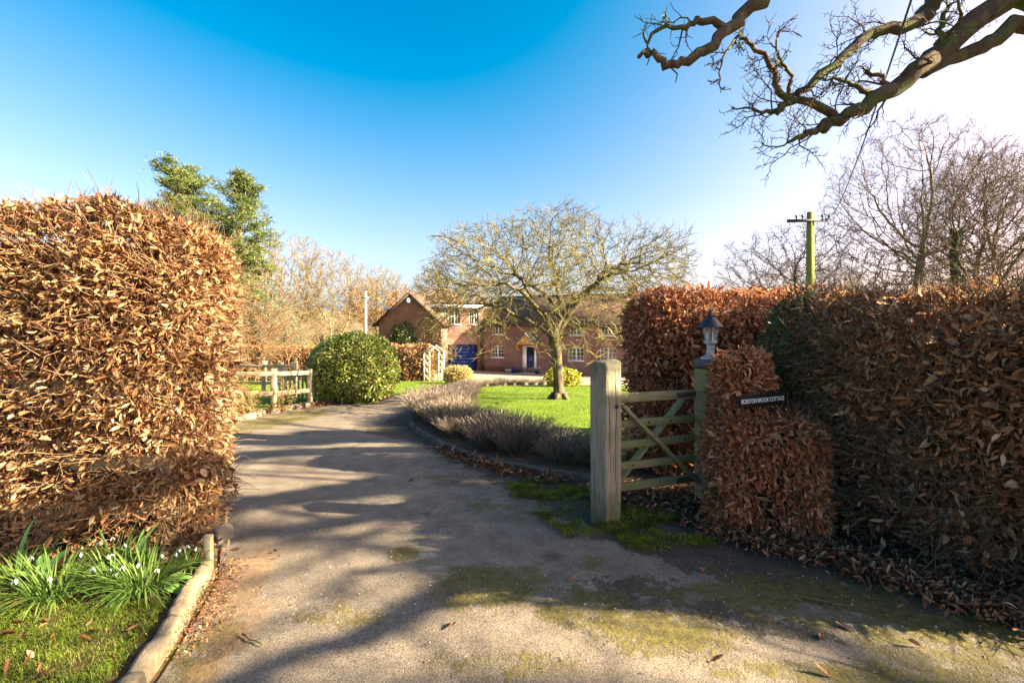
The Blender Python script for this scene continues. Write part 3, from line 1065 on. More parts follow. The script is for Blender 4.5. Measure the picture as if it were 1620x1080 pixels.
# ---- low block in front of the lamp post, with the taller shoulder
hb = hedge('low_beech_hedge', 'low clipped copper beech block below the name sign, stepping up beside the lamp post',
           [(1.55, 3.80), (1.8, 3.75), (2.30, 3.64)], 0.27, 0.83, (0.22, 0.2), 23000, 0.046, M_beech_r, 31, twigs=1500, core=0.11, single=300, lumps=0.035, depth=0.1, hang=0.75)
# shoulder of the same block
rng = np.random.default_rng(33)
at, L = hedge_map([(1.60, 3.88), (1.75, 3.88), (2.04, 3.86)], 0.22, 1.33, (0.2, 0.2), 0.4, 0.0, 3.5)
s, a, b = hedge_points(at, L, 12000, 0.23, 1.33, (0.2, 0.2), rng)
P, Nn = at(s, a, b)
P = P + Nn * (0.035 * fbm(P, 2.6, 3, 3))[:, None] - Nn * (rng.random(len(P)) ** 1.3 * 0.1)[:, None]
V, F = leaf_cloud(P, Nn * 0.55 + rng.normal(0, 0.6, P.shape) - np.array([0, 0, 0.75]), Nn * 0.7 + rng.normal(0, 0.6, P.shape), 0.046 * np.clip(rng.lognormal(-0.08, 0.36, len(P)), 0.4, 1.8), rng)
tag(mk('foliage', V, F, M_beech_r, hb), kind='stuff')
core_mesh('inner_growth', at, L, 0.1, M_core, hb, 30, 30)

# ---- sparse twiggy hedge on the right
hedge('sparse_beech_hedge', 'thin twiggy beech hedge with few leaves, running to the edge of the drive',
      [(2.72, 4.2), (2.74, 3.7), (2.88, 3.2), (3.42, 2.46)], 0.36, 1.76, (0.1, 0.25), 60000, 0.055, M_beech, 41, twigs=13000, core=0.34, single=300, lumps=0.07, depth=0.3,
      gate=lambda P: np.clip(0.22 + 0.9 * np.clip((P[:, 2] - 0.2) / 0.8, 0, 1) * (0.7 + 0.9 * fbm(P, 2.2, 4, 3)) + np.clip((P[:, 2] - 1.5) / 0.2, 0, 1) * 0.7, 0.07, 1), twig_len=(0.12, 0.4), topspray=150)

# ---- dark yew growing through the hedge
rng = np.random.default_rng(51)
root = thing('yew_bush', 'dark green yew growing up through the hedge above the name sign', 'bush', (2.46, 4.12, 0))
n = 9000
u = unit(rng.normal(size=(n, 3)))
P = u * np.array([0.34, 0.34, 0.62]) * (0.6 + 0.4 * rng.random(n))[:, None] + np.array([0, 0, 1.22])
P += 0.2 * np.stack([fbm(P, 3, 1, 3), fbm(P, 3, 2, 3), fbm(P, 3, 3, 3)], 1)
V, F = leaf_cloud(P, u + rng.normal(0, 0.6, (n, 3)), rng.normal(size=(n, 3)), rng.uniform(0.03, 0.06, n), rng, True, 0.6)
tag(mk('foliage', V, F, M_yew, root), kind='stuff')
m = MB()
for k in range(3):
    m.tube([(0.05 * k - 0.05, 0.03 * k, 0), (0.04 * k, 0.02, 0.7), (0.06 * k - 0.1, 0.05, 1.4)], [0.03, 0.022, 0.01], 6)
m.build('trunk', M_twig, root, True)

# ------------------------------------------------------------------ timber: gate post, gate, fences
def post(name, label, cat, loc, rz, w, h, mat, seed, amp=0.004, slope=0.012):
    """weathered square post with worn arrises and an uneven top"""
    nl = 44
    sec = []
    ch = 0.06
    for q in range(4):
        a0 = q * np.pi / 2
        ca, sa = np.cos(a0), np.sin(a0)
        for t_ in np.linspace(-1 + ch, 1 - ch, 9):
            sec.append((ca * 1.0 - sa * t_, sa * 1.0 + ca * t_))
    sec = np.array(sec) * w / 2
    nc = len(sec)
    V = []
    for k in range(nl):
        z = -0.05 + (h + 0.05) * k / (nl - 1)
        for g in range(nc):
            cx, cy = sec[g] / (w / 2)
            V.append([sec[g][0], sec[g][1], z + (k == nl - 1) * (slope * cx - 0.014 * cy * cy)])
    for q in (0.6, 0.0):
        for g in range(nc):
            V.append([sec[g][0] * q, sec[g][1] * q, h + 0.010 + slope * sec[g][0] / (w / 2) * q])
    V = np.array(V)
    d = np.stack([fbm(V * np.array([1, 1, 0.12]), 22, seed, 3), fbm(V * np.array([1, 1, 0.12]), 22, seed + 9, 3), fbm(V, 16, seed + 4, 3)], 1)
    V = V + amp * d
    nr = nl + 2
    g = np.arange(nc)
    hh = (g + 1) % nc
    F = [np.concatenate([np.stack([k * nc + g, k * nc + hh, (k + 1) * nc + hh, (k + 1) * nc + g], 1) for k in range(nr - 1)])]
    o = mk('post_shaft', V, F, mat, None, False)
    root = thing(name, label, cat, loc, rz)
    o.parent = root
    return root


gp = post('gate_post', 'thick weathered grey oak gate post standing in moss beside the drive', 'gate post', (0.735, 3.80, 0.0), R(36), 0.172, 1.25, M_post, 3)
m = MB()
for z in (0.86,):
    m.lathe([(0.0, 0.0), (0.016, 0.0), (0.019, 0.004), (0.014, 0.012), (0.0, 0.013)], 12)
bolt = m.build('bolt_head', M_iron, gp, True)
bolt.rotation_euler = (R(90), 0, 0)
bolt.location = (0.03, -0.0865, 0.905)
# drying cracks along the front face
for k, (cx, z0, z1) in enumerate(((0.022, 0.18, 1.2), (-0.05, 0.55, 1.0))):
    zz = np.linspace(z0, z1, 18)
    xx = cx + 0.006 * np.sin(zz * 9 + k) + RNG.normal(0, 0.0015, 18)
    m = MB()
    m.tube(np.stack([xx, np.full(18, -0.0858), zz], 1), 0.0025 * np.sin(np.linspace(0.15, 3.0, 18)) + 0.0006, 5)
    m.build('crack', M_iron, gp)

gate = thing('timber_gate', 'small mossy five bar timber gate with crossed braces beside the thick post', 'gate', (0.84, 3.90, 0.0), math.atan2(0.27, 0.74))
GW = 0.80
for zt, hh in ((0.945, 0.075), (0.735, 0.062), (0.565, 0.062), (0.395, 0.062), (0.225, 0.065)):
    m = MB()
    m.box(-0.02, GW, -0.018, 0.018, zt - hh / 2, zt + hh / 2)
    m.build('bar', M_gatewood, gate, bevel=0.006)
m = MB()
m.box(GW, GW + 0.06, -0.032, 0.032, 0.10, 1.16)
m.build('stile', M_gatewood, gate, bevel=0.008)
m = MB()
m.bar((0.03, -0.034, 0.89), (GW - 0.02, -0.034, 0.20), 0.03, 0.068, (0, -1, 0))
m.build('brace', M_gatewood, gate, bevel=0.005)
m = MB()
m.bar((0.0, 0.034, 0.22), (GW - 0.10, 0.034, 0.92), 0.03, 0.068, (0, -1, 0))
m.build('brace', M_gatewood, gate, bevel=0.005)
for x, z in ((0.40, 0.565), (0.30, 0.735), (0.15, 0.395), (0.52, 0.735), (0.66, 0.565)):
    m = MB()
    m.lathe([(0.0, 0.0), (0.009, 0.0), (0.009, 0.006), (0.0, 0.008)], 8)
    o = m.build('bolt', M_iron, gate)
    o.rotation_euler = (R(90), 0, 0)
    o.location = (x, -0.0185 if abs(x - 0.4) > 0.01 else -0.049, z)

for zt in (0.945, 0.225):
    m = MB()
    m.box(GW - 0.22, GW + 0.10, -0.024, -0.0185, zt - 0.018, zt + 0.018)
    m.build('hinge_strap', M_iron, gate)
m = MB()
m.box(-0.035, 0.10, -0.030, -0.019, 0.79, 0.815)
m.box(0.03, 0.05, -0.045, -0.0301, 0.775, 0.83)
m.build('latch', M_iron, gate)

# lamp post and lamp
lp = thing('lamp_column', 'square mossy timber column with a dark lead cap beside the gate', 'post', (1.70, 4.14, 0), R(38))
m = MB()
m.box(-0.095, 0.095, -0.095, 0.095, -0.05, 1.165)
m.build('shaft', M_gatewood, lp, bevel=0.008)
m = MB()
m.box(-0.103, 0.103, -0.103, 0.103, 1.165, 1.245)
m.build('cap', M_lead, lp, bevel=0.01)
lamp = thing('lantern', 'six sided carriage lantern on a pale flared stem above the hedge', 'lantern', (1.70, 4.14, 1.246), R(12))
m = MB()
m.lathe([(0.085, 0.0), (0.085, 0.012), (0.055, 0.022), (0.036, 0.05), (0.03, 0.085), (0.034, 0.105), (0.030, 0.115), (0.05, 0.13), (0.058, 0.15), (0.0, 0.15)], 20)
m.build('stem', M_lampmetal, lamp, True)
glass = None
for k in range(6):
    a0, a1 = k * math.pi / 3, (k + 1) * math.pi / 3
    m = MB()
    rb, rt, zb, zt = 0.056, 0.084, 0.153, 0.272
    q = [np.array([r * math.cos(a), r * math.sin(a), z]) for r, a, z in ((rb, a0, zb), (rb, a1, zb), (rt, a1, zt), (rt, a0, zt))]
    m.quad(*q)
    m.build('pane', M_lampglass, lamp)
    m = MB()
    m.tube([q[0], q[3]], [0.0038, 0.0038], 6)
    m.build('glazing_bar', M_lampdark, lamp)
m = MB()
m.lathe([(0.052, 0.147), (0.062, 0.147), (0.062, 0.160), (0.052, 0.160)], 6)
m.build('lower_ring', M_lampmetal, lamp)
roof = MB().lathe([(0.078, 0.270), (0.104, 0.268), (0.104, 0.276), (0.088, 0.292), (0.060, 0.332), (0.034, 0.352), (0.030, 0.364), (0.038, 0.368), (0.030, 0.376), (0.012, 0.384), (0.010, 0.400), (0.016, 0.408), (0.0, 0.424)], 24).build('lantern_roof', M_lampdark, lamp, True)
for k in range(3):
    a = k * 2.1 + 0.4
    m = MB()
    m.lathe([(0.011, 0.0), (0.011, 0.055), (0.008, 0.06), (0.006, 0.075), (0.0, 0.08)], 10, (0.026 * math.cos(a), 0.026 * math.sin(a), 0.152))
    m.build('candle_tube', M_candle, lamp, True)

# name sign
sg = thing('name_sign', 'narrow black house name board lettered in white above the low hedge', 'sign', (1.86, 3.60, 0.978), math.atan2(0.17, 0.45))
sg.rotation_euler = (0, R(-1.2), math.atan2(0.17, 0.45))
m = MB()
m.box(-0.225, 0.24, -0.011, 0.011, -0.044, 0.044)
m.build('board', M_sign, sg, bevel=0.003)
cu = bpy.data.curves.new('lettering', 'FONT')
cu.body = 'BORETON BROOK COTTAGE'
cu.size = 0.046
cu.extrude = 0.001
cu.offset = 0.0
cu.align_x = 'CENTER'
cu.align_y = 'CENTER'
to = bpy.data.objects.new('lettering', cu)
col.objects.link(to)
bpy.context.view_layer.update()
dg = bpy.context.evaluated_depsgraph_get()
me = bpy.data.meshes.new_from_object(to.evaluated_get(dg))
bpy.data.objects.remove(to)
me.materials.clear()
me.materials.append(M_signletter)
co = np.zeros(len(me.vertices) * 3)
me.vertices.foreach_get('co', co)
co = co.reshape(-1, 3)
w = co[:, 0].max() - co[:, 0].min()
co[:, 0] *= 0.42 / w
# serifs: the letters get small feet by widening the strokes' ends
me.vertices.foreach_set('co', co.ravel())
lo = bpy.data.objects.new('lettering', me)
col.objects.link(lo)
lo.parent = sg
lo.rotation_euler = (R(90), 0, 0)
lo.location = (0.0, -0.0125, 0.0)
m = MB()
m.box(0.12, 0.16, 0.012, 0.04, -0.95, 0.03)
m.build('stake', M_sign, sg)


def rail_fence(name, label, posts, rails_z, mat, hpost, pw=0.10, railh=0.09, group=None, over=0.0):
    """posts joined by straight rails; every post and rail a part"""
    root = thing(name, label, 'fence', (0, 0, 0), 0, group)
    P = [np.array([x, y, float(zg(y))]) for x, y in posts]
    for q in P:
        m = MB()
        m.box(q[0] - pw / 2, q[0] + pw / 2, q[1] - pw / 2, q[1] + pw / 2, q[2] - 0.1, q[2] + hpost + RNG.normal(0, 0.015))
        m.build('post', mat, root, bevel=0.006)
    for k in range(len(P) - 1):
        for z in rails_z:
            a, b = P[k] + np.array([0, -pw * 0.45, z]), P[k + 1] + np.array([0, -pw * 0.45, z])
            d = unit(b - a)
            m = MB()
            m.bar(a - d * over, b + d * over, 0.04, railh)
            m.build('rail', mat, root, bevel=0.005)
    return root


rail_fence('post_and_rail_fence', 'weathered post and rail fence swallowed by the tall russet beech hedge', [(-6.2, 3.36), (-4.6, 3.36), (-3.2, 3.34), (-2.42, 3.40)], (0.28, 0.60, 1.12), M_fencewood, 1.25, 0.10, 0.10)
rail_fence('sunken_rail_fence', 'dark old rail fence showing through the thin twiggy hedge', [(2.42, 3.72), (2.95, 3.12), (3.6, 2.35)], (0.30, 0.60), M_twig, 0.75, 0.09, 0.08)
rail_fence('paddock_fence', 'pale timber post and rail fence beside the drive next to the round bush', [(-8.4, 11.2), (-6.75, 11.3), (-5.62, 11.4), (-5.25, 12.55)], (0.40, 0.86), M_fencewood, 0.98, 0.11, 0.10)
rail_fence('garden_fence', 'pale rail fence on the grass behind the drive fence', [(-9.6, 15.9), (-8.0, 15.6), (-7.35, 15.4), (-6.9, 15.4)], (0.45, 0.75, 1.0), M_fencewood, 1.15, 0.12, 0.09)
# picket gate
pg = thing('picket_gate', 'small weathered picket gate behind the pale rail fence near the round bush', 'gate', (-6.55, 14.2, float(zg(14.2))), R(12))
for k in range(8):
    m = MB()
    m.box(k * 0.115, k * 0.115 + 0.06, -0.012, 0.012, 0.06, 0.86)
    m.build('picket', M_fencewood, pg, bevel=0.004)
for z in (0.2, 0.7):
    m = MB()
    m.box(-0.05, 0.9, 0.014, 0.05, z, z + 0.08)
    m.build('rail', M_fencewood, pg, bevel=0.004)
m = MB()
m.box(-0.22, -0.06, -0.06, 0.06, -0.05, 0.95)
m.build('post', M_fencewood, pg, bevel=0.006)


# ------------------------------------------------------------------ house
FL = -2.1
hx, hy = 0.909, -0.417
HANG = math.atan2(hy, hx)


def wall_with_holes(x0, x1, z0, z1, holes, t=0.25):
    """front face at y=0 with openings and their reveals; back at y=t"""
    xs = sorted({x0, x1, *[h[0] for h in holes], *[h[1] for h in holes]})
    zs = sorted({z0, z1, *[h[2] for h in holes], *[h[3] for h in holes]})
    m = MB()
    for a, b in zip(xs, xs[1:]):
        for c, d in zip(zs, zs[1:]):
            cx, cz = (a + b) / 2, (c + d) / 2
            if any(h[0] < cx < h[1] and h[2] < cz < h[3] for h in holes):
                continue
            m.quad((a, 0, c), (b, 0, c), (b, 0, d), (a, 0, d))
    for a, b, c, d in holes:
        m.quad((a, 0, c), (a, t, c), (a, t, d), (a, 0, d))
        m.quad((b, t, c), (b, 0, c), (b, 0, d), (b, t, d))
        m.quad((a, 0, d), (a, t, d), (b, t, d), (b, 0, d))
        m.quad((a, t, c), (a, 0, c), (b, 0, c), (b, t, c))
    return m


def window(parent, x0, x1, z0, z1, y, casements=2, rows=3, cols=2, sill=True):
    f = MB()
    fw = 0.05
    f.box(x0, x1, y, y + 0.06, z1 - fw, z1)
    f.box(x0, x1, y, y + 0.06, z0, z0 + fw)
    f.box(x0, x0 + fw, y + 0.001, y + 0.059, z0 + fw, z1 - fw)
    f.box(x1 - fw, x1, y + 0.001, y + 0.059, z0 + fw, z1 - fw)
    w = (x1 - x0) / casements
    for k in range(1, casements):
        f.box(x0 + k * w - fw, x0 + k * w + fw, y + 0.001, y + 0.059, z0 + fw, z1 - fw)
    win = f.build('window', M_white, parent)
    g = MB()
    for k in range(casements):
        a, b = x0 + k * w + fw, x0 + (k + 1) * w - fw
        for c in range(1, cols):
            q = a + (b - a) * c / cols
            g.box(q - 0.013, q + 0.013, y + 0.012, y + 0.05, z0 + fw, z1 - fw)
        for r in range(1, rows):
            q = z0 + fw + (z1 - z0 - 2 * fw) * r / rows
            g.box(a, b, y + 0.014, y + 0.048, q - 0.013, q + 0.013)
        p = MB()
        p.quad((a, y + 0.03, z0 + fw), (b, y + 0.03, z0 + fw), (b, y + 0.03, z1 - fw), (a, y + 0.03, z1 - fw))
        p.build('pane', M_glass, win)
    g.build('glazing_bars', M_white, win)
    if sill:
        s_ = MB()
        s_.box(x0 - 0.05, x1 + 0.05, y - 0.12, y - 0.002, z0 - 0.07, z0 - 0.005)
        s_.build('sill', M_white, win)
    return win


house = thing('brick_cottage', 'long red brick cottage with brown tiled roof and white casement windows', 'house', (-2.4, 39.0, FL), HANG)
HL, HD, EV, RG = 15.5, 6.6, 3.75, 5.95
wins = [(0.82, 1.93, 1.12, 2.04), (7.24, 8.45, 1.06, 2.02), (9.63, 10.82, 1.06, 2.02)]
upper = [(0.9, 1.9, 2.95, 3.6), (7.35, 8.4, 2.95, 3.6), (9.7, 10.75, 2.95, 3.6)]
door = (3.62, 4.66, 0.0, 2.06)
wall_with_holes(0.0, HL, -0.3, EV, wins + upper + [door]).build('wall', M_brick, house)
m = MB()
m.quad((HL, 0, -0.3), (HL, HD, -0.3), (HL, HD, EV), (HL, 0, EV))
m.add([(HL, 0, EV), (HL, HD, EV), (HL, HD / 2, RG - 0.06)], np.array([[0, 1, 2]]))
m.quad((0, HD, -0.3), (0, 0, -0.3), (0, 0, EV), (0, HD, EV))
m.add([(0, HD, EV), (0, 0, EV), (0, HD / 2, RG - 0.06)], np.array([[0, 1, 2]]))
m.quad((HL, HD, -0.3), (0, HD, -0.3), (0, HD, EV), (HL, HD, EV))
m.build('end_wall', M_brick, house)
m = MB()
m.box(0.1, HL - 0.1, 0.26, 0.3, 0.0, EV - 0.05)
m.build('dark_interior', M_core, house)
for w in wins:
    window(house, *w, 0.07)
for w in upper:
    window(house, *w, 0.07, rows=2)


def roof_slab(name, parent, x0, x1, y0, z0, y1, z1, mat, th=0.12):
    m = MB()
    d = unit(np.array([y1 - y0, z1 - z0]))
    nx_, nz_ = -d[1], d[0]
    a, b = np.array([y0, z0]), np.array([y1, z1])
    c, e = b + th * np.array([nx_, nz_]) * np.sign(nz_), a + th * np.array([nx_, nz_]) * np.sign(nz_)
    V = [(x, q[0], q[1]) for x in (x0, x1) for q in (a, b, c, e)]
    m.add(V, np.array([[0, 1, 2, 3], [7, 6, 5, 4], [0, 4, 5, 1], [1, 5, 6, 2], [2, 6, 7, 3], [3, 7, 4, 0]]))
    return m.build(name, mat, parent)


rf = roof_slab('roof', house, -0.1, HL + 0.25, -0.35, EV - 0.16, HD / 2, RG, M_tile)
roof_slab('roof', house, -0.1, HL + 0.25, HD + 0.35, EV - 0.16, HD / 2, RG, M_tile)
m = MB()
m.tube([(-0.1, HD / 2, RG + 0.1), (HL + 0.25, HD / 2, RG + 0.1)], [0.12, 0.12], 8)
m.build('ridge_tiles', M_tile, house)
m = MB()
m.box(5.3, HL, -0.30, -0.26, EV - 0.2, EV + 0.02)
m.build('fascia', M_white, house)
m = MB()
m.box(0.2, 5.29, -0.30, -0.26, EV - 0.2, EV - 0.02)
m.build('fascia', M_black, house)
ch = MB().box(11.05, 11.75, HD / 2 - 0.3, HD / 2 + 0.3, RG - 0.3, RG + 0.55).box(11.0, 11.8, HD / 2 - 0.35, HD / 2 + 0.35, RG + 0.551, RG + 0.65).build('chimney', M_brick, rf)
MB().lathe([(0.14, RG + 0.651), (0.12, RG + 0.95), (0.15, RG + 0.97), (0.15, RG + 1.02), (0.0, RG + 1.02)], 12, (11.4, HD / 2, 0)).build('chimney_pot', M_copper, rf, True)
MB().tube([(5.3, -0.36, EV - 0.16), (HL, -0.36, EV - 0.16)], [0.06, 0.06], 8).build('gutter', M_black, house)
MB().tube([(6.0, -0.07, 0.0), (6.0, -0.07, EV - 0.3), (6.0, -0.34, EV - 0.14)], [0.04, 0.04, 0.04], 8).build('drainpipe', M_black, house)
# front door and frame
m = MB()
m.box(3.86, 4.52, 0.10, 0.15, 0.04, 2.0)
dr = m.build('front_door', M_bluedoor, house)
for z0, z1 in ((0.15, 0.75), (0.85, 1.25)):
    for x0 in (3.94, 4.23):
        MB().box(x0, x0 + 0.22, 0.09, 0.099, z0, z1).build('door_panel', M_bluedoor, dr, bevel=0.004)
MB().box(4.08, 4.3, 0.082, 0.098, 1.02, 1.08).build('letter_plate', M_lampmetal, dr)
MB().quad((3.96, 0.096, 1.42), (4.42, 0.096, 1.42), (4.42, 0.096, 1.88), (3.96, 0.096, 1.88)).build('door_pane', M_glass, dr)
MB().box(3.55, 3.855, -0.03, 0.12, 0.0, 2.1).build('door_frame', M_white, house)
MB().box(4.525, 4.69, -0.03, 0.12, 0.0, 2.1).build('door_frame', M_white, house)
MB().box(3.86, 4.52, -0.03, 0.12, 2.005, 2.1).build('door_frame', M_white, house)
MB().box(3.5, 4.75, -0.4, -0.031, -0.15, 0.03).build('doorstep', M_pale, house)
# porch canopy
pc = MB()
for sx in (-1, 1):
    cx = 4.12
    pc.add([(cx, -0.95, 3.02), (cx, 0.0, 3.02), (cx + sx * 0.86, 0.0, 2.18), (cx + sx * 0.86, -0.95, 2.18), (cx, -0.95, 3.1), (cx, 0.0, 3.1), (cx + sx * 0.9, 0.0, 2.26), (cx + sx * 0.9, -0.95, 2.26)],
           np.array([[0, 1, 2, 3], [4, 7, 6, 5], [0, 3, 7, 4], [2, 1, 5, 6], [3, 2, 6, 7]]))
porch = pc.build('porch_roof', M_slate, house)
m = MB()
m.add([(3.30, -0.88, 2.2), (4.94, -0.88, 2.2), (4.12, -0.88, 3.0)], np.array([[0, 1, 2]]))
m.add([(3.30, -0.84, 2.2), (4.94, -0.84, 2.2), (4.12, -0.84, 3.0)], np.array([[2, 1, 0]]))
m.build('porch_gable', M_tan, house)
for x in (3.38, 4.86):
    MB().bar((x, -0.8, 2.16), (x, -0.02, 1.45), 0.09, 0.1).bar((x, -0.9, 2.2), (x, 0, 2.2), 0.09, 0.09).build('porch_bracket', M_tan, house)
# drainpipe at the corner
MB().tube([(0.12, -0.07, 0.0), (0.12, -0.07, EV - 0.2)], [0.045, 0.045], 8).build('drainpipe', M_black, house)
MB().box(0.0, 9.5, -0.03, -0.002, -0.1, 0.42).build('plinth', M_brick2, house)

# gable wing standing forward on the left
wa = math.atan2(-0.15, 0.989)
GWD, GDP = 5.05, 2.3
wing = thing('gable_wing', 'brown brick gable end with dark bargeboards and a security light at its apex', 'house', (-10.41, 37.76, FL), wa)
EVW, RGW = 3.9, 6.08
m = MB()
m.add([(0, 0, -0.3), (GWD, 0, -0.3), (GWD, 0, EVW), (GWD / 2, 0, RGW), (0, 0, EVW)], np.array([[0, 1, 2, 3, 4]]))
m.build('gable_wall', M_brick2, wing)
m = MB()
m.quad((GWD, 0, -0.3), (GWD, GDP, -0.3), (GWD, GDP, EVW), (GWD, 0, EVW))
m.quad((0, GDP, -0.3), (0, 0, -0.3), (0, 0, EVW), (0, GDP, EVW))
m.quad((GWD, GDP, -0.3), (0, GDP, -0.3), (0, GDP, EVW), (GWD, GDP, EVW))
m.build('side_wall', M_brick3, wing)
for sx in (-1, 1):
    c = GWD / 2
    e = c + sx * (GWD / 2 + 0.38)
    ze = EVW - 0.33
    nrm = unit(np.array([sx * (RGW - ze), 0, (GWD / 2 + 0.38)]))
    off = nrm * 0.10
    pts = [np.array(q) for q in ((c, -0.28, RGW + 0.02), (e, -0.28, ze), (e, GDP, ze), (c, GDP, RGW + 0.02))]
    m = MB()
    m.add([*pts, *[q + off for q in pts]], np.array([[0, 1, 2, 3], [7, 6, 5, 4], [0, 4, 5, 1], [1, 5, 6, 2], [2, 6, 7, 3]]))
    m.build('roof', M_tile, wing)
    m = MB()
    a, b = np.array((c, -0.30, RGW - 0.02)), np.array((e, -0.30, ze - 0.02))
    m.bar(a, b, 0.04, 0.19)
    m.build('bargeboard', M_barge, wing)
lt = MB().box(GWD / 2 - 0.05, GWD / 2 + 0.05, -0.30, -0.01, RGW - 0.42, RGW - 0.34).lathe([(0.0, -0.32), (0.14, -0.30), (0.15, -0.12), (0.08, 0.0), (0.0, 0.02)], 12, (GWD / 2, -0.34, RGW - 0.36)).build('security_light', M_white, wing, True)
# dormer behind the far slope
MB().box(-0.9, 1.3, 3.6, 6.0, -0.3, 5.0).build('dormer_wall', M_slate, wing)
MB().box(-1.1, 1.5, 3.4, 6.2, 5.002, 5.22).build('dormer_fascia', M_white, wing)
window(wing, -0.6, 0.9, 4.2, 4.98, 3.52, 3, 2, 1, False)

# two storey bay above the garage door, facing the sun
ga = math.atan2(0.25, 0.97)
bay = thing('garage_bay', 'flat roofed two storey bay with a wide blue garage door beside the gable', 'house', (-6.55, 38.22, FL), ga)
BW = 4.0
gx0, gx1 = 1.36, 3.88
wb = [(gx0, gx1, 0.0, 2.12), (1.50, 2.5, 3.74, 5.02), (3.2, 3.98, 3.74, 5.02)]
wall_with_holes(0.0, BW + 0.35, -0.3, 5.05, wb, 0.32).build('wall', M_brick3, bay)
MB().box(0.05, BW + 0.3, 0.33, 0.4, 0, 5.0).build('dark_interior', M_core, bay)
MB().box(-0.02, 1.44, -0.03, -0.003, 3.4, 5.04).build('slate_cladding', M_slate, bay)
gd = MB()
for k in range(8):
    gd.box(gx0 + 0.02, gx1 - 0.02, 0.26, 0.30, 0.02 + k * 0.262, 0.02 + k * 0.262 + 0.256)
gd.build('garage_door', M_blue, bay)
MB().box(-0.35, BW + 0.6, -0.35, 4.0, 5.06, 5.30).build('roof_fascia', M_white, bay)
MB().box(-0.30, BW + 0.55, -0.30, 3.9, 5.302, 5.34).build('flat_roof', M_slate, bay)
window(bay, 1.50, 2.5, 3.74, 5.02, 0.06, 2, 2, 2)
window(bay, 3.2, 3.98, 3.74, 5.02, 0.06, 2, 2, 2)
MB().box(gx1 + 0.0, gx1 + 0.42, -0.10, -0.002, -0.2, 3.3).build('brick_pier', M_brick2, bay)


bpy.context.view_layer.update()
for sub in (wing, bay):
    for o in list(sub.children):
        mw = o.matrix_world.copy()
        o.parent = house
        o.matrix_parent_inverse = Matrix.Identity(4)
        o.matrix_basis = house.matrix_world.inverted() @ mw
    bpy.data.objects.remove(sub)
house['label'] = 'long red brick cottage with a brown gable wing and a blue garage door'

# pots by the door
def house_pt(s, t):
    return (-2.4 + hx * s - hy * t * 1.0, 39.0 + hy * s + hx * t, FL + 0.01)


def potted(name, label, s, t, r, h, mat):
    o = MB().lathe([(0.0, 0.0), (r * 0.72, 0.0), (r * 0.95, h * 0.8), (r * 1.08, h * 0.82), (r * 1.08, h), (r * 0.9, h), (r * 0.85, h * 0.85), (0.0, h * 0.85)], 16).build(name, mat, None, True)
    o.location = house_pt(s, t)
    tag(o, label, 'pot')


potted('plant_pot', 'blue glazed pot on the ground between the white pot and the front door', 3.05, -0.5, 0.22, 0.34, M_bluepot)
potted('plant_pot', 'low white stone pot against the brick wall under the porch side', 2.55, -0.4, 0.3, 0.22, M_pale)
potted('plant_pot', 'small dark blue pot on the wall side of the front doorstep', 4.95, -0.5, 0.18, 0.26, M_bluepot)


# ------------------------------------------------------------------ bushes
def bush(name, label, loc, rad, n, size, mat, seed, core=0.8, p=2.6, low=0.05, group=None, stems=4, lumps=0.06, cat='bush', lsimple=True, width=1.25):
    rng = np.random.default_rng(seed)
    root = thing(name, label, cat, loc, 0, group)
    u = unit(rng.normal(size=(n, 3)))
    r = (np.abs(u[:, 0]) ** p + np.abs(u[:, 1]) ** p + np.abs(u[:, 2]) ** p) ** (-1 / p)
    Q = u * r[:, None]
    lum = 1 + lumps * fbm(Q, 3.0, seed, 4) * 1.6
    P = Q * lum[:, None] * (1 - 0.16 * rng.random(n) ** 1.5)[:, None]
    P = P * np.array(rad)
    P[:, 2] += rad[2]
    k = P[:, 2] > low
    P, u = P[k], u[k]
    n2 = len(P)
    V, F = leaf_cloud(P, u * 0.7 + rng.normal(0, 0.55, (n2, 3)) - np.array([0, 0, 0.15]), u + rng.normal(0, 0.5, (n2, 3)), size * rng.uniform(0.6, 1.3, n2), rng, lsimple, width)
    tag(mk('foliage', V, F, mat, root), kind='stuff')
    if core:
        a, b = np.meshgrid(np.linspace(0, 2 * np.pi, 28), np.linspace(-1.45, 1.5, 18))
        q = np.stack([np.cos(b) * np.cos(a), np.cos(b) * np.sin(a), np.sin(b)], -1).reshape(-1, 3)
        rr = (np.abs(q) ** p).sum(1) ** (-1 / p)
        C = q * rr[:, None] * np.array(rad) * core * (1 + 0.08 * vnoise(q, 4, seed))[:, None]
        C[:, 2] = np.maximum(C[:, 2] + rad[2], 0.02)
        mk('inner_growth', C, grid_faces(28, 18), M_core, root, True)
    m = MB()
    for k in range(stems):
        a = rng.uniform(0, 6.28)
        e = np.array([math.cos(a) * rad[0] * 0.5, math.sin(a) * rad[1] * 0.5, rad[2] * 0.9])
        m.tube([(0.04 * math.cos(a), 0.04 * math.sin(a), -0.05), e * 0.5 + np.array([0, 0, 0.05]), e], [0.03, 0.02, 0.01], 5)
    m.build('stems', M_twig, root)
    return root


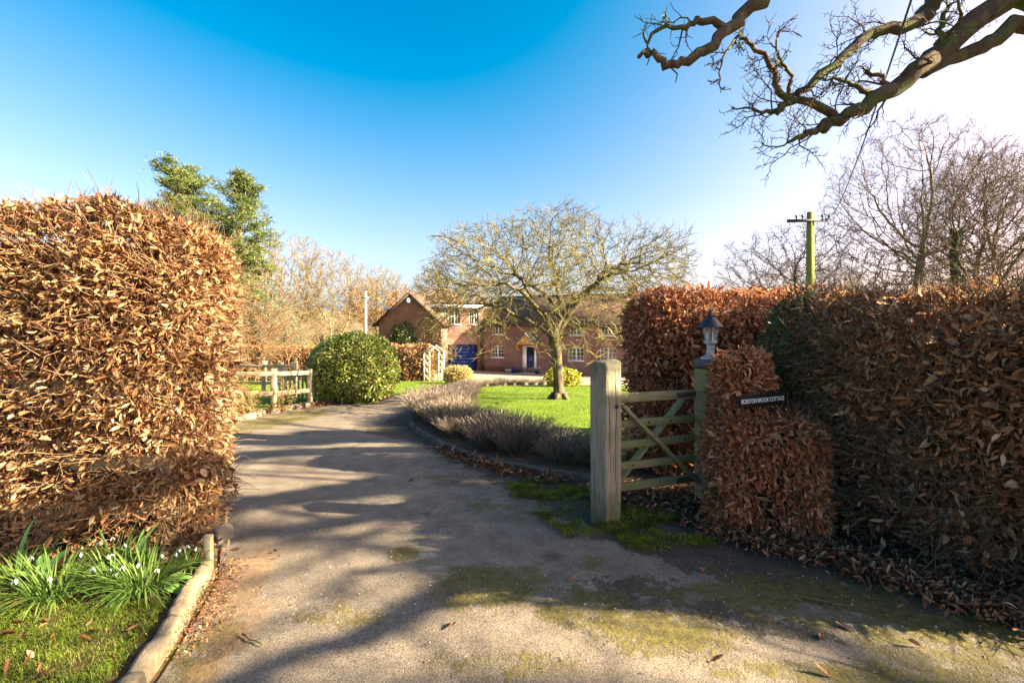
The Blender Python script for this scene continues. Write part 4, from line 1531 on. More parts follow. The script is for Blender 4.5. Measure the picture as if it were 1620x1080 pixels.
G = lambda x, y: (x, y, float(zg(y)))
bush('laurel_bush', 'large clipped round evergreen bush beside the drive', G(-4.42, 13.6), (1.15, 1.1, 0.96), 19000, 0.08, M_laurel, 61, 0.84, 2.5, 0.03)
bush('golden_topiary', 'small clipped golden shrub on the grass corner before the garage', G(-2.72, 24.4), (0.68, 0.62, 0.44), 4500, 0.07, M_euon, 62, 0.82, 3.2)
bush('yellow_shrub', 'yellow green shrub on the lawn edge behind the apple tree trunk', G(2.1, 19.9), (0.66, 0.55, 0.42), 2600, 0.10, M_yellow, 63, 0.6, 2.2, 0.08, lumps=0.16)
bush('wall_climber', 'dark glossy evergreen climber against the brown gable wall', (-8.35, 37.3, FL), (0.98, 0.35, 1.75), 6000, 0.13, M_ivy, 64, 0.8, 3.0, 0.1, lumps=0.15)

# far clipped hedge: two lengths, one each side of the round bush
hedge('far_beech_hedge', 'long low beech hedge along the lawn behind the rail fences', [(-24, 28.6), (-12, 28.4), (-8.2, 28.2)], 0.6, 2.05, (0, 0.3), 15000, 0.13, M_beech, 71, twigs=0, core=0.12, lumps=0.05, back=-0.1)
hedge('sunlit_beech_hedge', 'sunlit golden beech hedge between the round bush and the white arch', [(-8.0, 28.2), (-6.2, 27.7), (-4.6, 27.9)], 0.6, 2.05, (0.0, 0.4), 12000, 0.10, M_beech_l, 72, twigs=0, core=0.12, lumps=0.09, back=-0.2)

# garden arch of lattice
ar = thing('garden_arch', 'pale wooden lattice garden arch with a pitched top on the side lawn', 'arch', G(-4.55, 26.6), R(42))
AW, AD, AH = 0.95, 0.55, 1.62
for x in (0.0, AW):
    for y in (0.0, AD):
        MB().box(x - 0.03, x + 0.03, y - 0.03, y + 0.03, -0.05, AH).build('upright', M_trellis, ar)
    for k in range(4):
        z0, z1 = 0.06 + k * 0.38, 0.06 + (k + 1) * 0.38
        MB().bar((x, 0.03, z0), (x, AD - 0.03, z1), 0.02, 0.035, (1, 0, 0)).build('lattice_slat', M_trellis, ar)
        MB().bar((x + 0.022, 0.03, z1), (x + 0.022, AD - 0.03, z0), 0.02, 0.035, (1, 0, 0)).build('lattice_slat', M_trellis, ar)
for y in (0.0, AD):
    for sx in (0, 1):
        MB().bar((AW / 2, y, AH + 0.36), (-0.1 if sx == 0 else AW + 0.1, y, AH - 0.03), 0.045, 0.05, (0, 1, 0)).build('rafter', M_trellis, ar)
for sx in (0, 1):
    for q in (0.0, 0.45, 0.97):
        x = AW / 2 + (q * (AW / 2 + 0.08)) * (-1 if sx == 0 else 1)
        z = AH + 0.385 - q * 0.38
        MB().box(x - 0.02, x + 0.02, -0.05, AD + 0.05, z, z + 0.03).build('purlin', M_trellis, ar)
    a, b = (AW / 2, 0.02, AH + 0.37), ((-0.06 if sx == 0 else AW + 0.06), AD - 0.02, AH)
    MB().bar(a, b, 0.03, 0.02).build('lattice_slat', M_trellis, ar)


# ------------------------------------------------------------------ trees
def grow(rng, p, d, L, r, lev, C, out):
    """one branch and, recursively, what grows from it; C holds one row per level"""
    c = C[lev]
    n = max(2, int(c.get('seg', 5)))
    step = L / n
    pts, rad = [tuple(p)], [r]
    dirs = []
    dx_, dy_, dz_ = d
    x, y, z = p
    g, tr = c.get('gnarl', 0.2), c.get('trop', 0.0)
    rend = r * c.get('taper', 0.35)
    for k in range(n):
        q = (k + 1) / n
        dx_ += rng.gauss(0, g)
        dy_ += rng.gauss(0, g)
        dz_ += rng.gauss(0, g) + tr + c.get('curve', 0.0) * q
        l = math.sqrt(dx_ * dx_ + dy_ * dy_ + dz_ * dz_) + 1e-9
        dx_, dy_, dz_ = dx_ / l, dy_ / l, dz_ / l
        x, y, z = x + dx_ * step, y + dy_ * step, z + dz_ * step
        if c.get('floor') is not None and z < c['floor']:
            z = c['floor'] + 0.02
            dz_ = abs(dz_) * 0.3
        pts.append((x, y, z))
        dirs.append((dx_, dy_, dz_))
        rad.append(r + (rend - r) * q)
    out.append((pts, rad, lev))
    if lev + 1 >= len(C):
        return
    spawn(rng, pts, rad, dirs, L, lev, C, out)


def spawn(rng, pts, rad, dirs, L, lev, C, out, t0=None):
    c = C[lev]
    n = len(pts) - 1
    nk = c.get('kids', 5)
    lo = c.get('from', 0.25) if t0 is None else t0
    ph = rng.random() * 6.28
    for k in range(nk):
        t = lo + (1 - lo) * (k + rng.random() * 0.8) / nk
        t = min(t, 0.999)
        i = int(t * n)
        f = t * n - i
        p = tuple(pts[i][q] + (pts[i + 1][q] - pts[i][q]) * f for q in range(3))
        rr = (rad[i] + (rad[i + 1] - rad[i]) * f)
        d = Vector(dirs[i])
        ph += 2.4 + rng.gauss(0, 0.5)
        side = d.orthogonal().normalized()
        side.rotate(Matrix.Rotation(ph, 3, d))
        an = R(c.get('ang', 50) + rng.gauss(0, c.get('angv', 10)))
        nd = d * math.cos(an) + side * math.sin(an)
        if c.get('flat'):
            nd.z *= c['flat']
        nd.normalize()
        ln = L * c.get('ratio', 0.6) * (1 - c.get('short', 0.4) * t) * rng.uniform(0.7, 1.25)
        grow(rng, p, tuple(nd), ln, max(rr * c.get('rr', 0.55), c.get('rmin', 0.002)), lev + 1, C, out)
    if c.get('tip', True) and lev + 1 < len(C):
        grow(rng, pts[-1], dirs[-1], L * c.get('ratio', 0.6) * 0.7, max(rad[-1], c.get('rmin', 0.002)), lev + 1, C, out)


def tree_parts(out, root, bark, twig, thick=0.03, minr=0.0, sides=8, crown='crown', roots=False):
    limb = MB()
    p0, p1, r0, r1 = [], [], [], []
    for pts, rad, lev in out:
        if rad[0] > thick:
            limb.tube(pts, np.maximum(rad, minr), sides if rad[0] > thick * 2.5 else 5, True)
        else:
            for k in range(len(pts) - 1):
                p0.append(pts[k])
                p1.append(pts[k + 1])
                r0.append(max(rad[k], minr))
                r1.append(max(rad[k + 1], minr))
    parts = []
    if limb.n:
        parts.append(limb.build('trunk', bark, root, True))
    if p0:
        V, F = segs_geo(p0, p1, r0, r1)
        o = mk(crown, V, F, twig, root)
        parts.append(o)
    return parts


def colonize(rng, nodes, parent, attr_, step, infl, kill, jit=0.15, trop=(0, 0, 0), maxit=160):
    """branches that grow toward free space inside a crown's envelope"""
    N_ = [np.array(q, float) for q in nodes]
    par = list(parent)
    A = np.array(attr_, float)
    P = np.array(N_)
    d2 = ((A[:, None, :] - P[None]) ** 2).sum(-1)
    near = d2.argmin(1)
    nd = np.sqrt(d2.min(1))
    seen = {}
    for it in range(maxit):
        act = nd < infl
        if not act.any():
            break
        P = np.array(N_)
        dirs = unit(A[act] - P[near[act]])
        acc = np.zeros((len(N_), 3))
        np.add.at(acc, near[act], dirs)
        ids = np.unique(near[act])
        new = []
        for i_ in ids:
            v = acc[i_]
            l = np.linalg.norm(v)
            if l < 1e-6 or seen.get(i_, 0) > 5:
                continue
            seen[i_] = seen.get(i_, 0) + 1
            d = v / l + rng.normal(0, jit, 3) + np.array(trop)
            new.append((i_, P[i_] + step * d / np.linalg.norm(d)))
        if not new:
            break
        base = len(N_)
        for i_, q in new:
            N_.append(q)
            par.append(int(i_))
        Q = np.array([q for _, q in new])
        d2 = np.sqrt(((A[:, None, :] - Q[None]) ** 2).sum(-1))
        k_, m_ = d2.argmin(1), d2.min(1)
        up = m_ < nd
        near = np.where(up, base + k_, near)
        nd = np.where(up, m_, nd)
        keep = nd > kill
        A, near, nd = A[keep], near[keep], nd[keep]
        if len(A) == 0:
            break
    return np.array(N_), np.array(par)


def colony_mesh(root, Nn, par, rng, rtip, pw, bark, twig, thick, twigs=(2, 0.4, 0.7, 0.004), spread=0.7, lift=0.25, rmax=None, ntwigs=None):
    n = len(Nn)
    kids = np.zeros(n, int)
    np.add.at(kids, par[par >= 0], 1)
    r = np.where(kids == 0, rtip ** pw, 0.0)
    for i_ in range(n - 1, -1, -1):
        if par[i_] >= 0:
            r[par[i_]] += r[i_]
    r = r ** (1 / pw)
    if rmax:
        r = np.minimum(r, rmax)
    idx = np.where(par >= 0)[0]
    p0, p1 = Nn[par[idx]], Nn[idx]
    r1 = r[idx]
    r0 = np.minimum(r[par[idx]], r1 * 1.25)
    big = r1 > thick
    t_ = unit(p1 - p0)
    p1b = p1 + t_ * (r1 * 0.25)[:, None]
    mb = MB()
    if big.any():
        V, F = segs_geo(p0[big], p1b[big], r0[big], r1[big], 8)
        mb.add(V, F)
        mb.build('trunk', bark, root, True)
    cb = MB()
    sm = ~big
    V, F = segs_geo(p0[sm], p1b[sm], r0[sm], r1[sm], 3)
    cb.add(V, F)
    k, l0, l1, rt = twigs
    if k:
        src = idx[(r1 < rtip * 2.6)]
        src = np.repeat(src, k)
        if ntwigs and len(src) > ntwigs:
            src = rng.choice(src, ntwigs, replace=False)
        d0 = unit(Nn[src] - Nn[par[src]])
        d = unit(d0 + rng.normal(0, spread, d0.shape) + np.array([0, 0, lift]))
        ln = rng.uniform(l0, l1, len(src))[:, None]
        q0 = Nn[src] - d0 * rng.random((len(src), 1)) * 0.1
        q1 = q0 + d * ln * 0.55
        q2 = q1 + unit(d + rng.normal(0, 0.3, d.shape)) * ln * 0.45
        f = np.ones(len(src)) * rt
        cb.add(*segs_geo(q0, q1, f * 1.25, f))
        cb.add(*segs_geo(q1, q2, f, f * 0.6))
        # side shoots
        d3 = unit(d + rng.normal(0, 0.7, d.shape))
        cb.add(*segs_geo(q1, q1 + d3 * ln * 0.45, f * 0.9, f * 0.55))
    o = cb.build('crown', twig, root)
    return o


def crown_points(rng, n, centre, rad, low=None, shell=0.35, p=2.0):
    u = unit(rng.normal(size=(n * 3, 3)))
    r = shell + (1 - shell) * rng.random(n * 3) ** 0.6
    Q = u * r[:, None] * np.array(rad) + np.array(centre)
    if low is not None:
        Q = Q[Q[:, 2] > low]
    return Q[:n]


def trunk_nodes(pts, step):
    P = [np.array(pts[0], float)]
    for a, b in zip(pts, pts[1:]):
        a, b = np.array(a, float), np.array(b, float)
        m_ = max(1, int(np.linalg.norm(b - a) / step))
        for j in range(1, m_ + 1):
            P.append(a + (b - a) * j / m_)
    return P, [-1] + list(range(len(P) - 1))


def crown_tree(name, label, loc, rz, trunk, centre, rad, seed, bark, twig, n=1500, step=0.45, kill=0.75, infl=6.0, low=None, rtip=0.012, pw=2.35, thick=0.06, twigs=(2, 0.5, 0.9, 0.008), lift=0.25, jit=0.18, rmax=0.6, extra=(), ntw=8000):
    rng = np.random.default_rng(seed)
    root = thing(name, label, 'tree', loc, rz)
    nodes, par = trunk_nodes(trunk, step)
    for br in extra:
        st = int(br[0] * (len(nodes) - 1)) if br[0] <= 1 else 0
        b_nodes, b_par = trunk_nodes([nodes[st]] + [np.array(q) for q in br[1]], step)
        base = len(nodes)
        nodes += b_nodes[1:]
        par += [st] + list(range(base, base + len(b_nodes) - 2))
    A = crown_points(rng, n, centre, rad, low)
    A += 0.5 * np.stack([vnoise(A, 0.3, seed), vnoise(A, 0.3, seed + 1), vnoise(A, 0.3, seed + 2)], 1)
    Nn, par = colonize(rng, nodes, par, A, step, infl, kill, jit, (0, 0, 0.06))
    colony_mesh(root, Nn, par, rng, rtip, pw, bark, twig, thick, twigs, 0.6, lift, rmax, ntw)
    return root


def poly(rng, pts, k=4, gn=0.03):
    """a smooth, slightly gnarled path through given points"""
    P = np.array(pts, float)
    n = len(P)
    out = []
    for i in range(n - 1):
        p0, p1, p2, p3 = P[max(i - 1, 0)], P[i], P[i + 1], P[min(i + 2, n - 1)]
        for j in range(k):
            t = j / k
            q = 0.5 * ((2 * p1) + (-p0 + p2) * t + (2 * p0 - 5 * p1 + 4 * p2 - p3) * t * t + (-p0 + 3 * p1 - 3 * p2 + p3) * t ** 3)
            out.append(q + np.array([rng.gauss(0, gn) for _ in range(3)]) * (1 if i + j else 0))
    out.append(P[-1])
    return [tuple(q) for q in out]


def limb_with(rng, pts, r0, r1, C, out, lev=1, gn=0.03, t0=0.2, k=4):
    path = poly(rng, pts, k, gn)
    n = len(path)
    rad = [r0 + (r1 - r0) * (i / (n - 1)) for i in range(n)]
    dirs = [tuple(Vector(path[i + 1]) - Vector(path[i])) for i in range(n - 1)]
    dirs = [tuple(Vector(q).normalized()) for q in dirs]
    L = sum((Vector(path[i + 1]) - Vector(path[i])).length for i in range(n - 1))
    out.append((path, rad, lev))
    spawn(rng, path, rad, dirs, L, lev, C, out, t0)


# ---- the old apple tree on the lawn
ap = thing('apple_tree', 'old spreading bare apple tree with lichened twigs on the lawn', 'tree', (1.28, 13.2, float(zg(13.2)) + 0.10))
rng = random.Random(5)
out = []
CA = [{}, dict(kids=10, ang=46, angv=14, ratio=0.33, short=0.3, rr=0.42, rmin=0.011, gnarl=0.25, flat=0.6),
      dict(seg=6, kids=7, ang=46, angv=14, ratio=0.48, short=0.2, rr=0.5, rmin=0.007, gnarl=0.15, trop=0.0, curve=-0.06),
      dict(seg=5, kids=6, ang=50, angv=20, ratio=0.45, short=0.2, rr=0.6, rmin=0.005, gnarl=0.17, trop=0.0, curve=-0.05, **{'from': 0.1}),
      dict(seg=3, gnarl=0.22, trop=0.02, taper=0.6)]
trunk = poly(rng, [(0.02, 0, -0.1), (0.0, 0, 0.35), (-0.03, 0, 0.9), (-0.10, 0, 1.45), (-0.12, 0, 1.75)], 4, 0.008)
tr_rad = [0.29, 0.22, 0.19, 0.16, 0.15, 0.146, 0.143, 0.14, 0.138, 0.136, 0.136, 0.14, 0.145, 0.155, 0.168, 0.175, 0.165]
out.append((trunk, tr_rad[:len(trunk)], 0))
for k in range(5):
    a = k * 1.3 + 0.4
    out.append(([(math.cos(a) * 0.13, math.sin(a) * 0.13, 0.16), (math.cos(a) * 0.26, math.sin(a) * 0.26, 0.03), (math.cos(a) * 0.36, math.sin(a) * 0.36, -0.05)], [0.09, 0.06, 0.03], 0))
F0 = (-0.12, 0, 1.66)
rna = np.random.default_rng(77)
limbs = [
    [F0, (-0.35, -0.1, 2.05), (-0.72, -0.2, 2.55), (-0.95, -0.3, 3.05), (-1.2, -0.3, 3.5)],
    [F0, (0.0, 0.05, 2.2), (0.0, 0.1, 2.9), (-0.08, 0.1, 3.5), (-0.25, 0.1, 4.0)],
    [(0.0, 0.05, 2.2), (0.35, 0.0, 2.75), (0.9, -0.1, 3.05), (1.25, -0.1, 3.5), (1.7, 0.0, 3.7)],
    [F0, (0.3, -0.3, 1.9), (0.8, -0.6, 2.05), (1.3, -0.9, 1.85), (1.65, -1.0, 1.6)],
    [F0, (-0.5, 0.3, 1.95), (-1.1, 0.4, 2.3), (-1.8, 0.3, 2.6)],
    [F0, (0.3, 0.7, 2.2), (0.8, 1.4, 2.8), (1.3, 1.9, 3.2)],
    [F0, (-0.4, -0.8, 2.2), (-0.9, -1.5, 2.7), (-1.4, -1.9, 3.0)],
    [(0.0, 0.05, 2.2), (-0.3, 0.9, 2.9), (-0.9, 1.6, 3.4)],
    [(0.0, 0.05, 2.2), (0.5, -0.9, 2.8), (1.0, -1.6, 3.2)],
]
nodes, par = [np.array(F0)], [-1]
for pts in limbs:
    b_nodes, _ = trunk_nodes([tuple(q) for q in poly(rng, pts, 3, 0.035)], 0.14)
    st = int(np.argmin([np.linalg.norm(q - b_nodes[0]) for q in nodes]))
    base = len(nodes)
    nodes += b_nodes[1:]
    par += [st] + list(range(base, base + len(b_nodes) - 2))
# umbrella-shaped envelope, hanging at its rim
na_ = 6500
rr_ = 3.55 * np.sqrt(rna.random(na_))
an_ = rna.uniform(0, 2 * np.pi, na_)
lob_ = fbm(np.stack([rr_ * np.cos(an_), rr_ * np.sin(an_), rr_ * 0], 1), 0.75, 6, 3)
rr_ = rr_ * (1 + 0.10 * np.sin(an_ * 3 + 0.6) + 0.06 * np.sin(an_ * 7))
top_ = 4.95 - 0.10 * rr_ ** 2 + 0.6 * lob_
dep_ = rna.random(na_) ** 1.3 * (1.9 + 0.35 * (rr_ > 2.2))
keep_ = lob_ > -0.55
rr_, an_, top_, dep_ = rr_[keep_], an_[keep_], top_[keep_], dep_[keep_]
A_ = np.stack([rr_ * np.cos(an_) * np.where(np.cos(an_) < 0, 1.13, 1.04), rr_ * np.sin(an_) * 0.95, np.maximum(top_ - dep_, 1.35)], 1)
Nn_, par_ = colonize(rna, nodes, par, A_, 0.13, 2.5, 0.19, 0.24, (0, 0, -0.02))
tree_parts(out, ap, M_applebark, M_appletwig, 0.034, 0.0048, 10)
colony_mesh(ap, Nn_, par_, rna, 0.0056, 2.25, M_applebark, M_appletwig, 0.028, (2, 0.14, 0.50, 0.0048), 0.45, 0.06, 0.12, 7000)

# ---- the overhanging oak at the right; its trunk stands outside the picture
ok_ = thing('oak_tree', 'bare gnarled oak whose heavy mossy limbs hang over the entrance', 'tree', (10.6, 5.6, 0.0))
OX, OY = 10.6, 5.6
rng = random.Random(12)
out = []
CO = [{}, dict(kids=12, ang=55, angv=18, ratio=0.22, short=0.2, rr=0.32, rmin=0.012),
      dict(seg=6, kids=6, ang=50, angv=16, ratio=0.5, rr=0.5, rmin=0.006, gnarl=0.33, trop=0.03),
      dict(seg=5, kids=4, ang=50, angv=18, ratio=0.5, rr=0.55, rmin=0.004, gnarl=0.30),
      dict(seg=3, gnarl=0.35, taper=0.5)]


trunk = poly(rng, [(0, 0, -0.2), (0.05, 0, 1.2), (0.0, 0.1, 2.6), (-0.1, 0.1, 3.8), (0.0, 0.2, 5.2), (0.2, 0.2, 7.0)], 4, 0.03)
nt_ = len(trunk)
out.append((trunk, [0.72 - 0.32 * min(1, i / nt_ * 1.1) for i in range(nt_)], 0))
vis = [
    ([(-0.2, 0.1, 4.4), (-1.8, 0.2, 5.0), (-3.3, 0.3, 5.35), (-4.157, 0.600, 5.704), (-5.010, 0.500, 5.126), (-5.604, 0.400, 4.699), (-6.106, 0.400, 4.299), (-6.435, 0.400, 4.134), (-6.702, 0.400, 4.032), (-7.037, 0.300, 3.828), (-7.245, 0.300, 3.759)], 0.20, 0.014),
    ([(-0.2, 0.2, 3.9), (-2.0, 0.4, 4.4), (-3.6, 0.4, 4.9), (-4.141, 0.500, 5.334), (-4.572, 0.500, 5.094), (-4.978, 0.500, 4.943), (-5.459, 0.450, 4.693)], 0.12, 0.075),
    ([(-0.1, 0.1, 5.2), (-2.5, 0.0, 6.2), (-4.325, 0.800, 6.340), (-5.107, 0.700, 5.771), (-5.214, 0.700, 5.557), (-5.608, 0.600, 5.339), (-5.956, 0.600, 5.274), (-6.541, 0.500, 4.823), (-6.980, 0.500, 4.448), (-7.267, 0.500, 4.233), (-7.439, 0.400, 4.197)], 0.13, 0.022),
    ([(-6.980, 0.500, 4.448), (-7.243, 0.400, 4.267), (-7.322, 0.400, 4.157)], 0.05, 0.035),
    ([(-6.608, 0.400, 4.134), (-6.835, 0.400, 4.252), (-7.149, 0.400, 4.330), (-7.349, 0.350, 4.400), (-7.364, 0.350, 4.641), (-7.546, 0.300, 4.823), (-7.746, 0.300, 5.024), (-7.901, 0.300, 5.024), (-8.038, 0.250, 4.742), (-8.092, 0.250, 4.474)], 0.055, 0.008),
    ([(-6.106, 0.400, 4.408), (-6.286, 0.400, 4.471), (-6.522, 0.400, 4.550), (-6.789, 0.350, 4.587)], 0.045, 0.012),
    ([(-5.957, 0.400, 4.455), (-6.035, 0.400, 4.589), (-6.208, 0.400, 4.691)], 0.045, 0.02),
    ([(-7.152, 0.450, 4.401), (-7.149, 0.400, 4.628), (-7.267, 0.400, 4.824), (-7.322, 0.400, 5.020), (-7.259, 0.400, 5.177)], 0.03, 0.008),
    ([(0.0, 0.0, 5.0), (-3.0, -0.5, 6.8), (-7.141, -0.200, 5.942), (-7.870, -0.300, 5.098), (-8.161, -0.300, 4.862), (-8.466, -0.400, 4.568), (-8.785, -0.400, 4.344), (-8.989, -0.400, 4.365), (-9.105, -0.400, 4.460), (-9.254, -0.450, 4.384)], 0.10, 0.022),
    ([(-8.301, -0.350, 4.762), (-8.581, -0.400, 4.813), (-8.731, -0.400, 4.759), (-9.003, -0.400, 4.745), (-9.159, -0.400, 4.582)], 0.045, 0.014),
    ([(-5.210, 0.500, 5.023), (-5.178, 0.500, 5.318), (-5.098, 0.500, 5.541)], 0.05, 0.02),
]
CO_few = [CO[0], dict(CO[1], kids=15, ratio=0.085, rr=0.2), dict(CO[2], kids=6, trop=0.06), dict(CO[3], trop=0.05), CO[4]]
for k, (pts, a, b) in enumerate(vis):
    if k in (1, 3):
        path = poly(rng, pts, 4, 0.02)
        out.append((path, [a + (b - a) * i / (len(path) - 1) for i in range(len(path))], 1))
    elif k in (8,):
        limb_with(rng, pts, a, b, [CO[0], dict(CO[1], kids=3, ratio=0.035, rr=0.2, tip=False), CO[4]], out, 1, 0.02, 0.6)
    else:
        L_ = 1
        limb_with(rng, pts, a, b, CO_few if len(pts) > 6 else [CO[0], dict(CO[1], kids=6, ratio=0.35), CO[2], CO[4]], out, 1, 0.02, 0.35 if len(pts) > 6 else 0.2)
# sawn stub
out.append(([(-6.678, 0.400, 4.024), (-6.766, 0.350, 3.933)], [0.055, 0.05], 0))
# unseen rest of the crown, sunward and road side; some boughs added for shade
CR = [{}, dict(kids=6, ang=50, angv=14, ratio=0.5, short=0.3, rr=0.5, rmin=0.02),
      dict(seg=6, kids=5, ang=48, angv=14, ratio=0.55, rr=0.5, rmin=0.012, gnarl=0.25, trop=0.02),
      dict(seg=5, kids=2, ang=48, angv=16, ratio=0.5, rr=0.55, rmin=0.006, gnarl=0.26),
      dict(seg=4, gnarl=0.3, taper=0.5)]
for ang, el, ln, z in ((-70, 34, 6.5, 4.6), (-35, 25, 7.0, 4.0), (-5, 40, 6.5, 4.8), (-60, 62, 7.0, 6.0), (-98, 46, 6.5, 5.2), (-126, 9, 6.2, 3.2), (-108, 24, 6.0, 3.9)):
    a, e = R(ang), R(el)
    d = np.array([math.cos(a) * math.cos(e), math.sin(a) * math.cos(e), math.sin(e)])
    pts = [np.array([0, 0, z]), np.array([0, 0, z]) + d * ln * 0.35, np.array([0, 0, z]) + d * ln * 0.7 + np.array([0, 0, 0.3]), np.array([0, 0, z]) + d * ln + np.array([0, 0, 0.2])]
    limb_with(rng, pts, 0.26 if ang > -100 else 0.15, 0.06 if ang > -100 else 0.045, CR, out, 1, 0.12, 0.25)


def stray(q):
    """twigs of the hidden crown that would dip into the open air right of the visible limbs"""
    x, y, z = q[0][0][0] + OX, q[0][0][1] + OY, q[0][0][2]
    return q[2] >= 2 and y > 1.0 and 0.96 < x / y < 1.16 and (z - 1.53) / y < 0.52


out = [q for q in out if not stray(q)]
tree_parts(out, ok_, M_oakbark, M_oakbark, 0.02, 0.003, 12)


# ---- background trees
def make_tree(name, label, cat, loc, rz, cfg, h, r, seed, bark, twig, minr=0.012, lean=(0, 0, 1), group=None, thick=0.05, stems=1):
    root = thing(name, label, cat, loc, rz, group)
    rng = random.Random(seed)
    out = []
    for k in range(stems):
        d = Vector(lean) + Vector((rng.gauss(0, 0.12), rng.gauss(0, 0.12), 0)) * (stems > 1) * 2
        d.normalize()
        grow(rng, (0.25 * (k > 0) * rng.gauss(0, 1), 0.25 * (k > 0) * rng.gauss(0, 1), -0.2), tuple(d), h * 0.62, r, 0, cfg, out)
    tree_parts(out, root, bark, twig, thick, minr, 8)
    return root


C_beech = [dict(seg=9, kids=13, ang=50, angv=9, ratio=0.9, short=0.5, rr=0.42, gnarl=0.05, trop=0.03, taper=0.25, **{'from': 0.26}),
           dict(seg=9, kids=10, ang=36, angv=10, ratio=0.5, short=0.35, rr=0.45, gnarl=0.10, trop=0.045, rmin=0.03, **{'from': 0.3}),
           dict(seg=6, kids=8, ang=36, angv=10, ratio=0.5, short=0.3, rr=0.5, gnarl=0.14, trop=0.03, rmin=0.016),
           dict(seg=5, kids=6, ang=34, angv=10, ratio=0.5, rr=0.5, gnarl=0.16, trop=0.02, rmin=0.009),
           dict(seg=3, gnarl=0.18, taper=0.5)]
C_round = [dict(seg=7, kids=12, ang=56, angv=12, ratio=1.0, short=0.45, rr=0.5, gnarl=0.12, trop=0.02, taper=0.35, **{'from': 0.22}),
           dict(seg=9, kids=9, ang=42, angv=12, ratio=0.45, short=0.3, rr=0.45, gnarl=0.15, trop=0.025, rmin=0.03),
           dict(seg=6, kids=7, ang=42, angv=12, ratio=0.55, rr=0.5, gnarl=0.18, trop=0.02, rmin=0.016),
           dict(seg=5, kids=6, ang=40, angv=12, ratio=0.55, rr=0.5, gnarl=0.2, trop=0.0, rmin=0.008),
           dict(seg=3, gnarl=0.22, taper=0.5)]
C_gold = [dict(seg=8, kids=9, ang=38, angv=9, ratio=0.75, short=0.35, rr=0.5, gnarl=0.07, trop=0.04, taper=0.3, **{'from': 0.2}),
          dict(seg=7, kids=7, ang=36, angv=10, ratio=0.5, rr=0.5, gnarl=0.12, trop=0.05, rmin=0.035),
          dict(seg=5, kids=6, ang=36, angv=10, ratio=0.55, rr=0.5, gnarl=0.14, trop=0.05, rmin=0.018),
          dict(seg=4, kids=4, ang=36, ratio=0.55, rr=0.5, gnarl=0.15, trop=0.04, rmin=0.010),
          dict(seg=3, gnarl=0.15, taper=0.5)]
GB = -1.2
tA = crown_tree('beech_tree', 'tall pale stemmed bare beech behind the right end of the hedge', (32.0, 38.0, GB), 0.0, [(0, 0, -0.2), (0.1, 0, 3), (0.0, 0.1, 6.0), (0.2, 0, 8.5)],
                (0.0, 0, 12.0), (7.4, 6.6, 7.2), 101, M_beechbark, M_bgtwig, 3400, 0.40, 0.62, 7.0, 4.5, 0.013, 2.02, 0.06, (3, 0.4, 0.9, 0.0078), 0.3, 0.14, 0.48, ntw=7500)
tB = crown_tree('spreading_tree', 'low wide bare tree behind the telegraph pole', (24.0, 40.0, GB), 0.0, [(0, 0, -0.2), (0.0, 0, 1.6), (0.1, 0.1, 3.2)],
                (0.2, 0, 5.2), (8.2, 6.5, 6.6), 102, M_bgtwig, M_bgtwig, 3200, 0.38, 0.6, 7.0, 1.4, 0.013, 2.05, 0.06, (3, 0.4, 0.9, 0.008), 0.3, 0.16, 0.42, ntw=6500)
tC = crown_tree('leaning_oak', 'dark crooked bare oak with a leaning trunk at the picture edge', (32.4, 33.5, GB), 0.0, [(0, 0, -0.2), (0.4, 0, 2.0), (0.5, 0.1, 4.0), (-0.3, 0.1, 5.6), (-1.2, 0.2, 7.0)],
                (0.8, 0, 9.6), (6.2, 5.6, 5.6), 107, M_oakbark, M_bgtwig, 2200, 0.38, 0.7, 7.0, 4.0, 0.012, 2.25, 0.05, (2, 0.4, 0.9, 0.008), 0.2, 0.28, 0.5,
                extra=((0.62, [(1.3, 0, 5.4), (2.4, 0.1, 7.0), (3.6, 0.2, 8.4)]),))


def again(src, label, loc, rz, sc, group=None):
    c = copy_tree(src)
    c.location = loc
    c.rotation_euler = (0, 0, rz)
    c.scale = (sc, sc, sc)
    c['label'] = label
    if group:
        c['group'] = group
    return c


crown_tree('unseen_shade_oak', 'heavy limbed bare oak added out of view to shade the entrance', (23.0, -1.2, 0.0), 0.0, [(0, 0, -0.2), (0.2, 0.3, 3.0), (0.0, 0.0, 6.0), (-0.3, 0.4, 8.0)],
           (0, 0, 10.5), (6.5, 6.5, 5.5), 133, M_oakbark, M_oakbark, 430, 0.45, 1.15, 8.0, 4.0, 0.032, 1.95, 0.05, (2, 0.5, 1.2, 0.012), 0.2, 0.25, 0.5, ntw=1600)  # unseen oak, added to throw soft dapple over the near drive
again(tA, 'bare beech rising between the dark oak and the ivy wrapped trunk', (38.5, 40.0, GB), 1.1, 0.9)
again(tA, 'bare beech crowding the far right edge of the picture', (42.0, 42.0, GB), 4.0, 0.98)
again(tB, 'bare round crowned tree far behind the telegraph pole', (36.0, 60.0, GB), 1.7, 1.0)
again(tB, 'small bare tree just right of the chimney above the hedge', (26.0, 72.0, GB - 1), 3.0, 0.75)

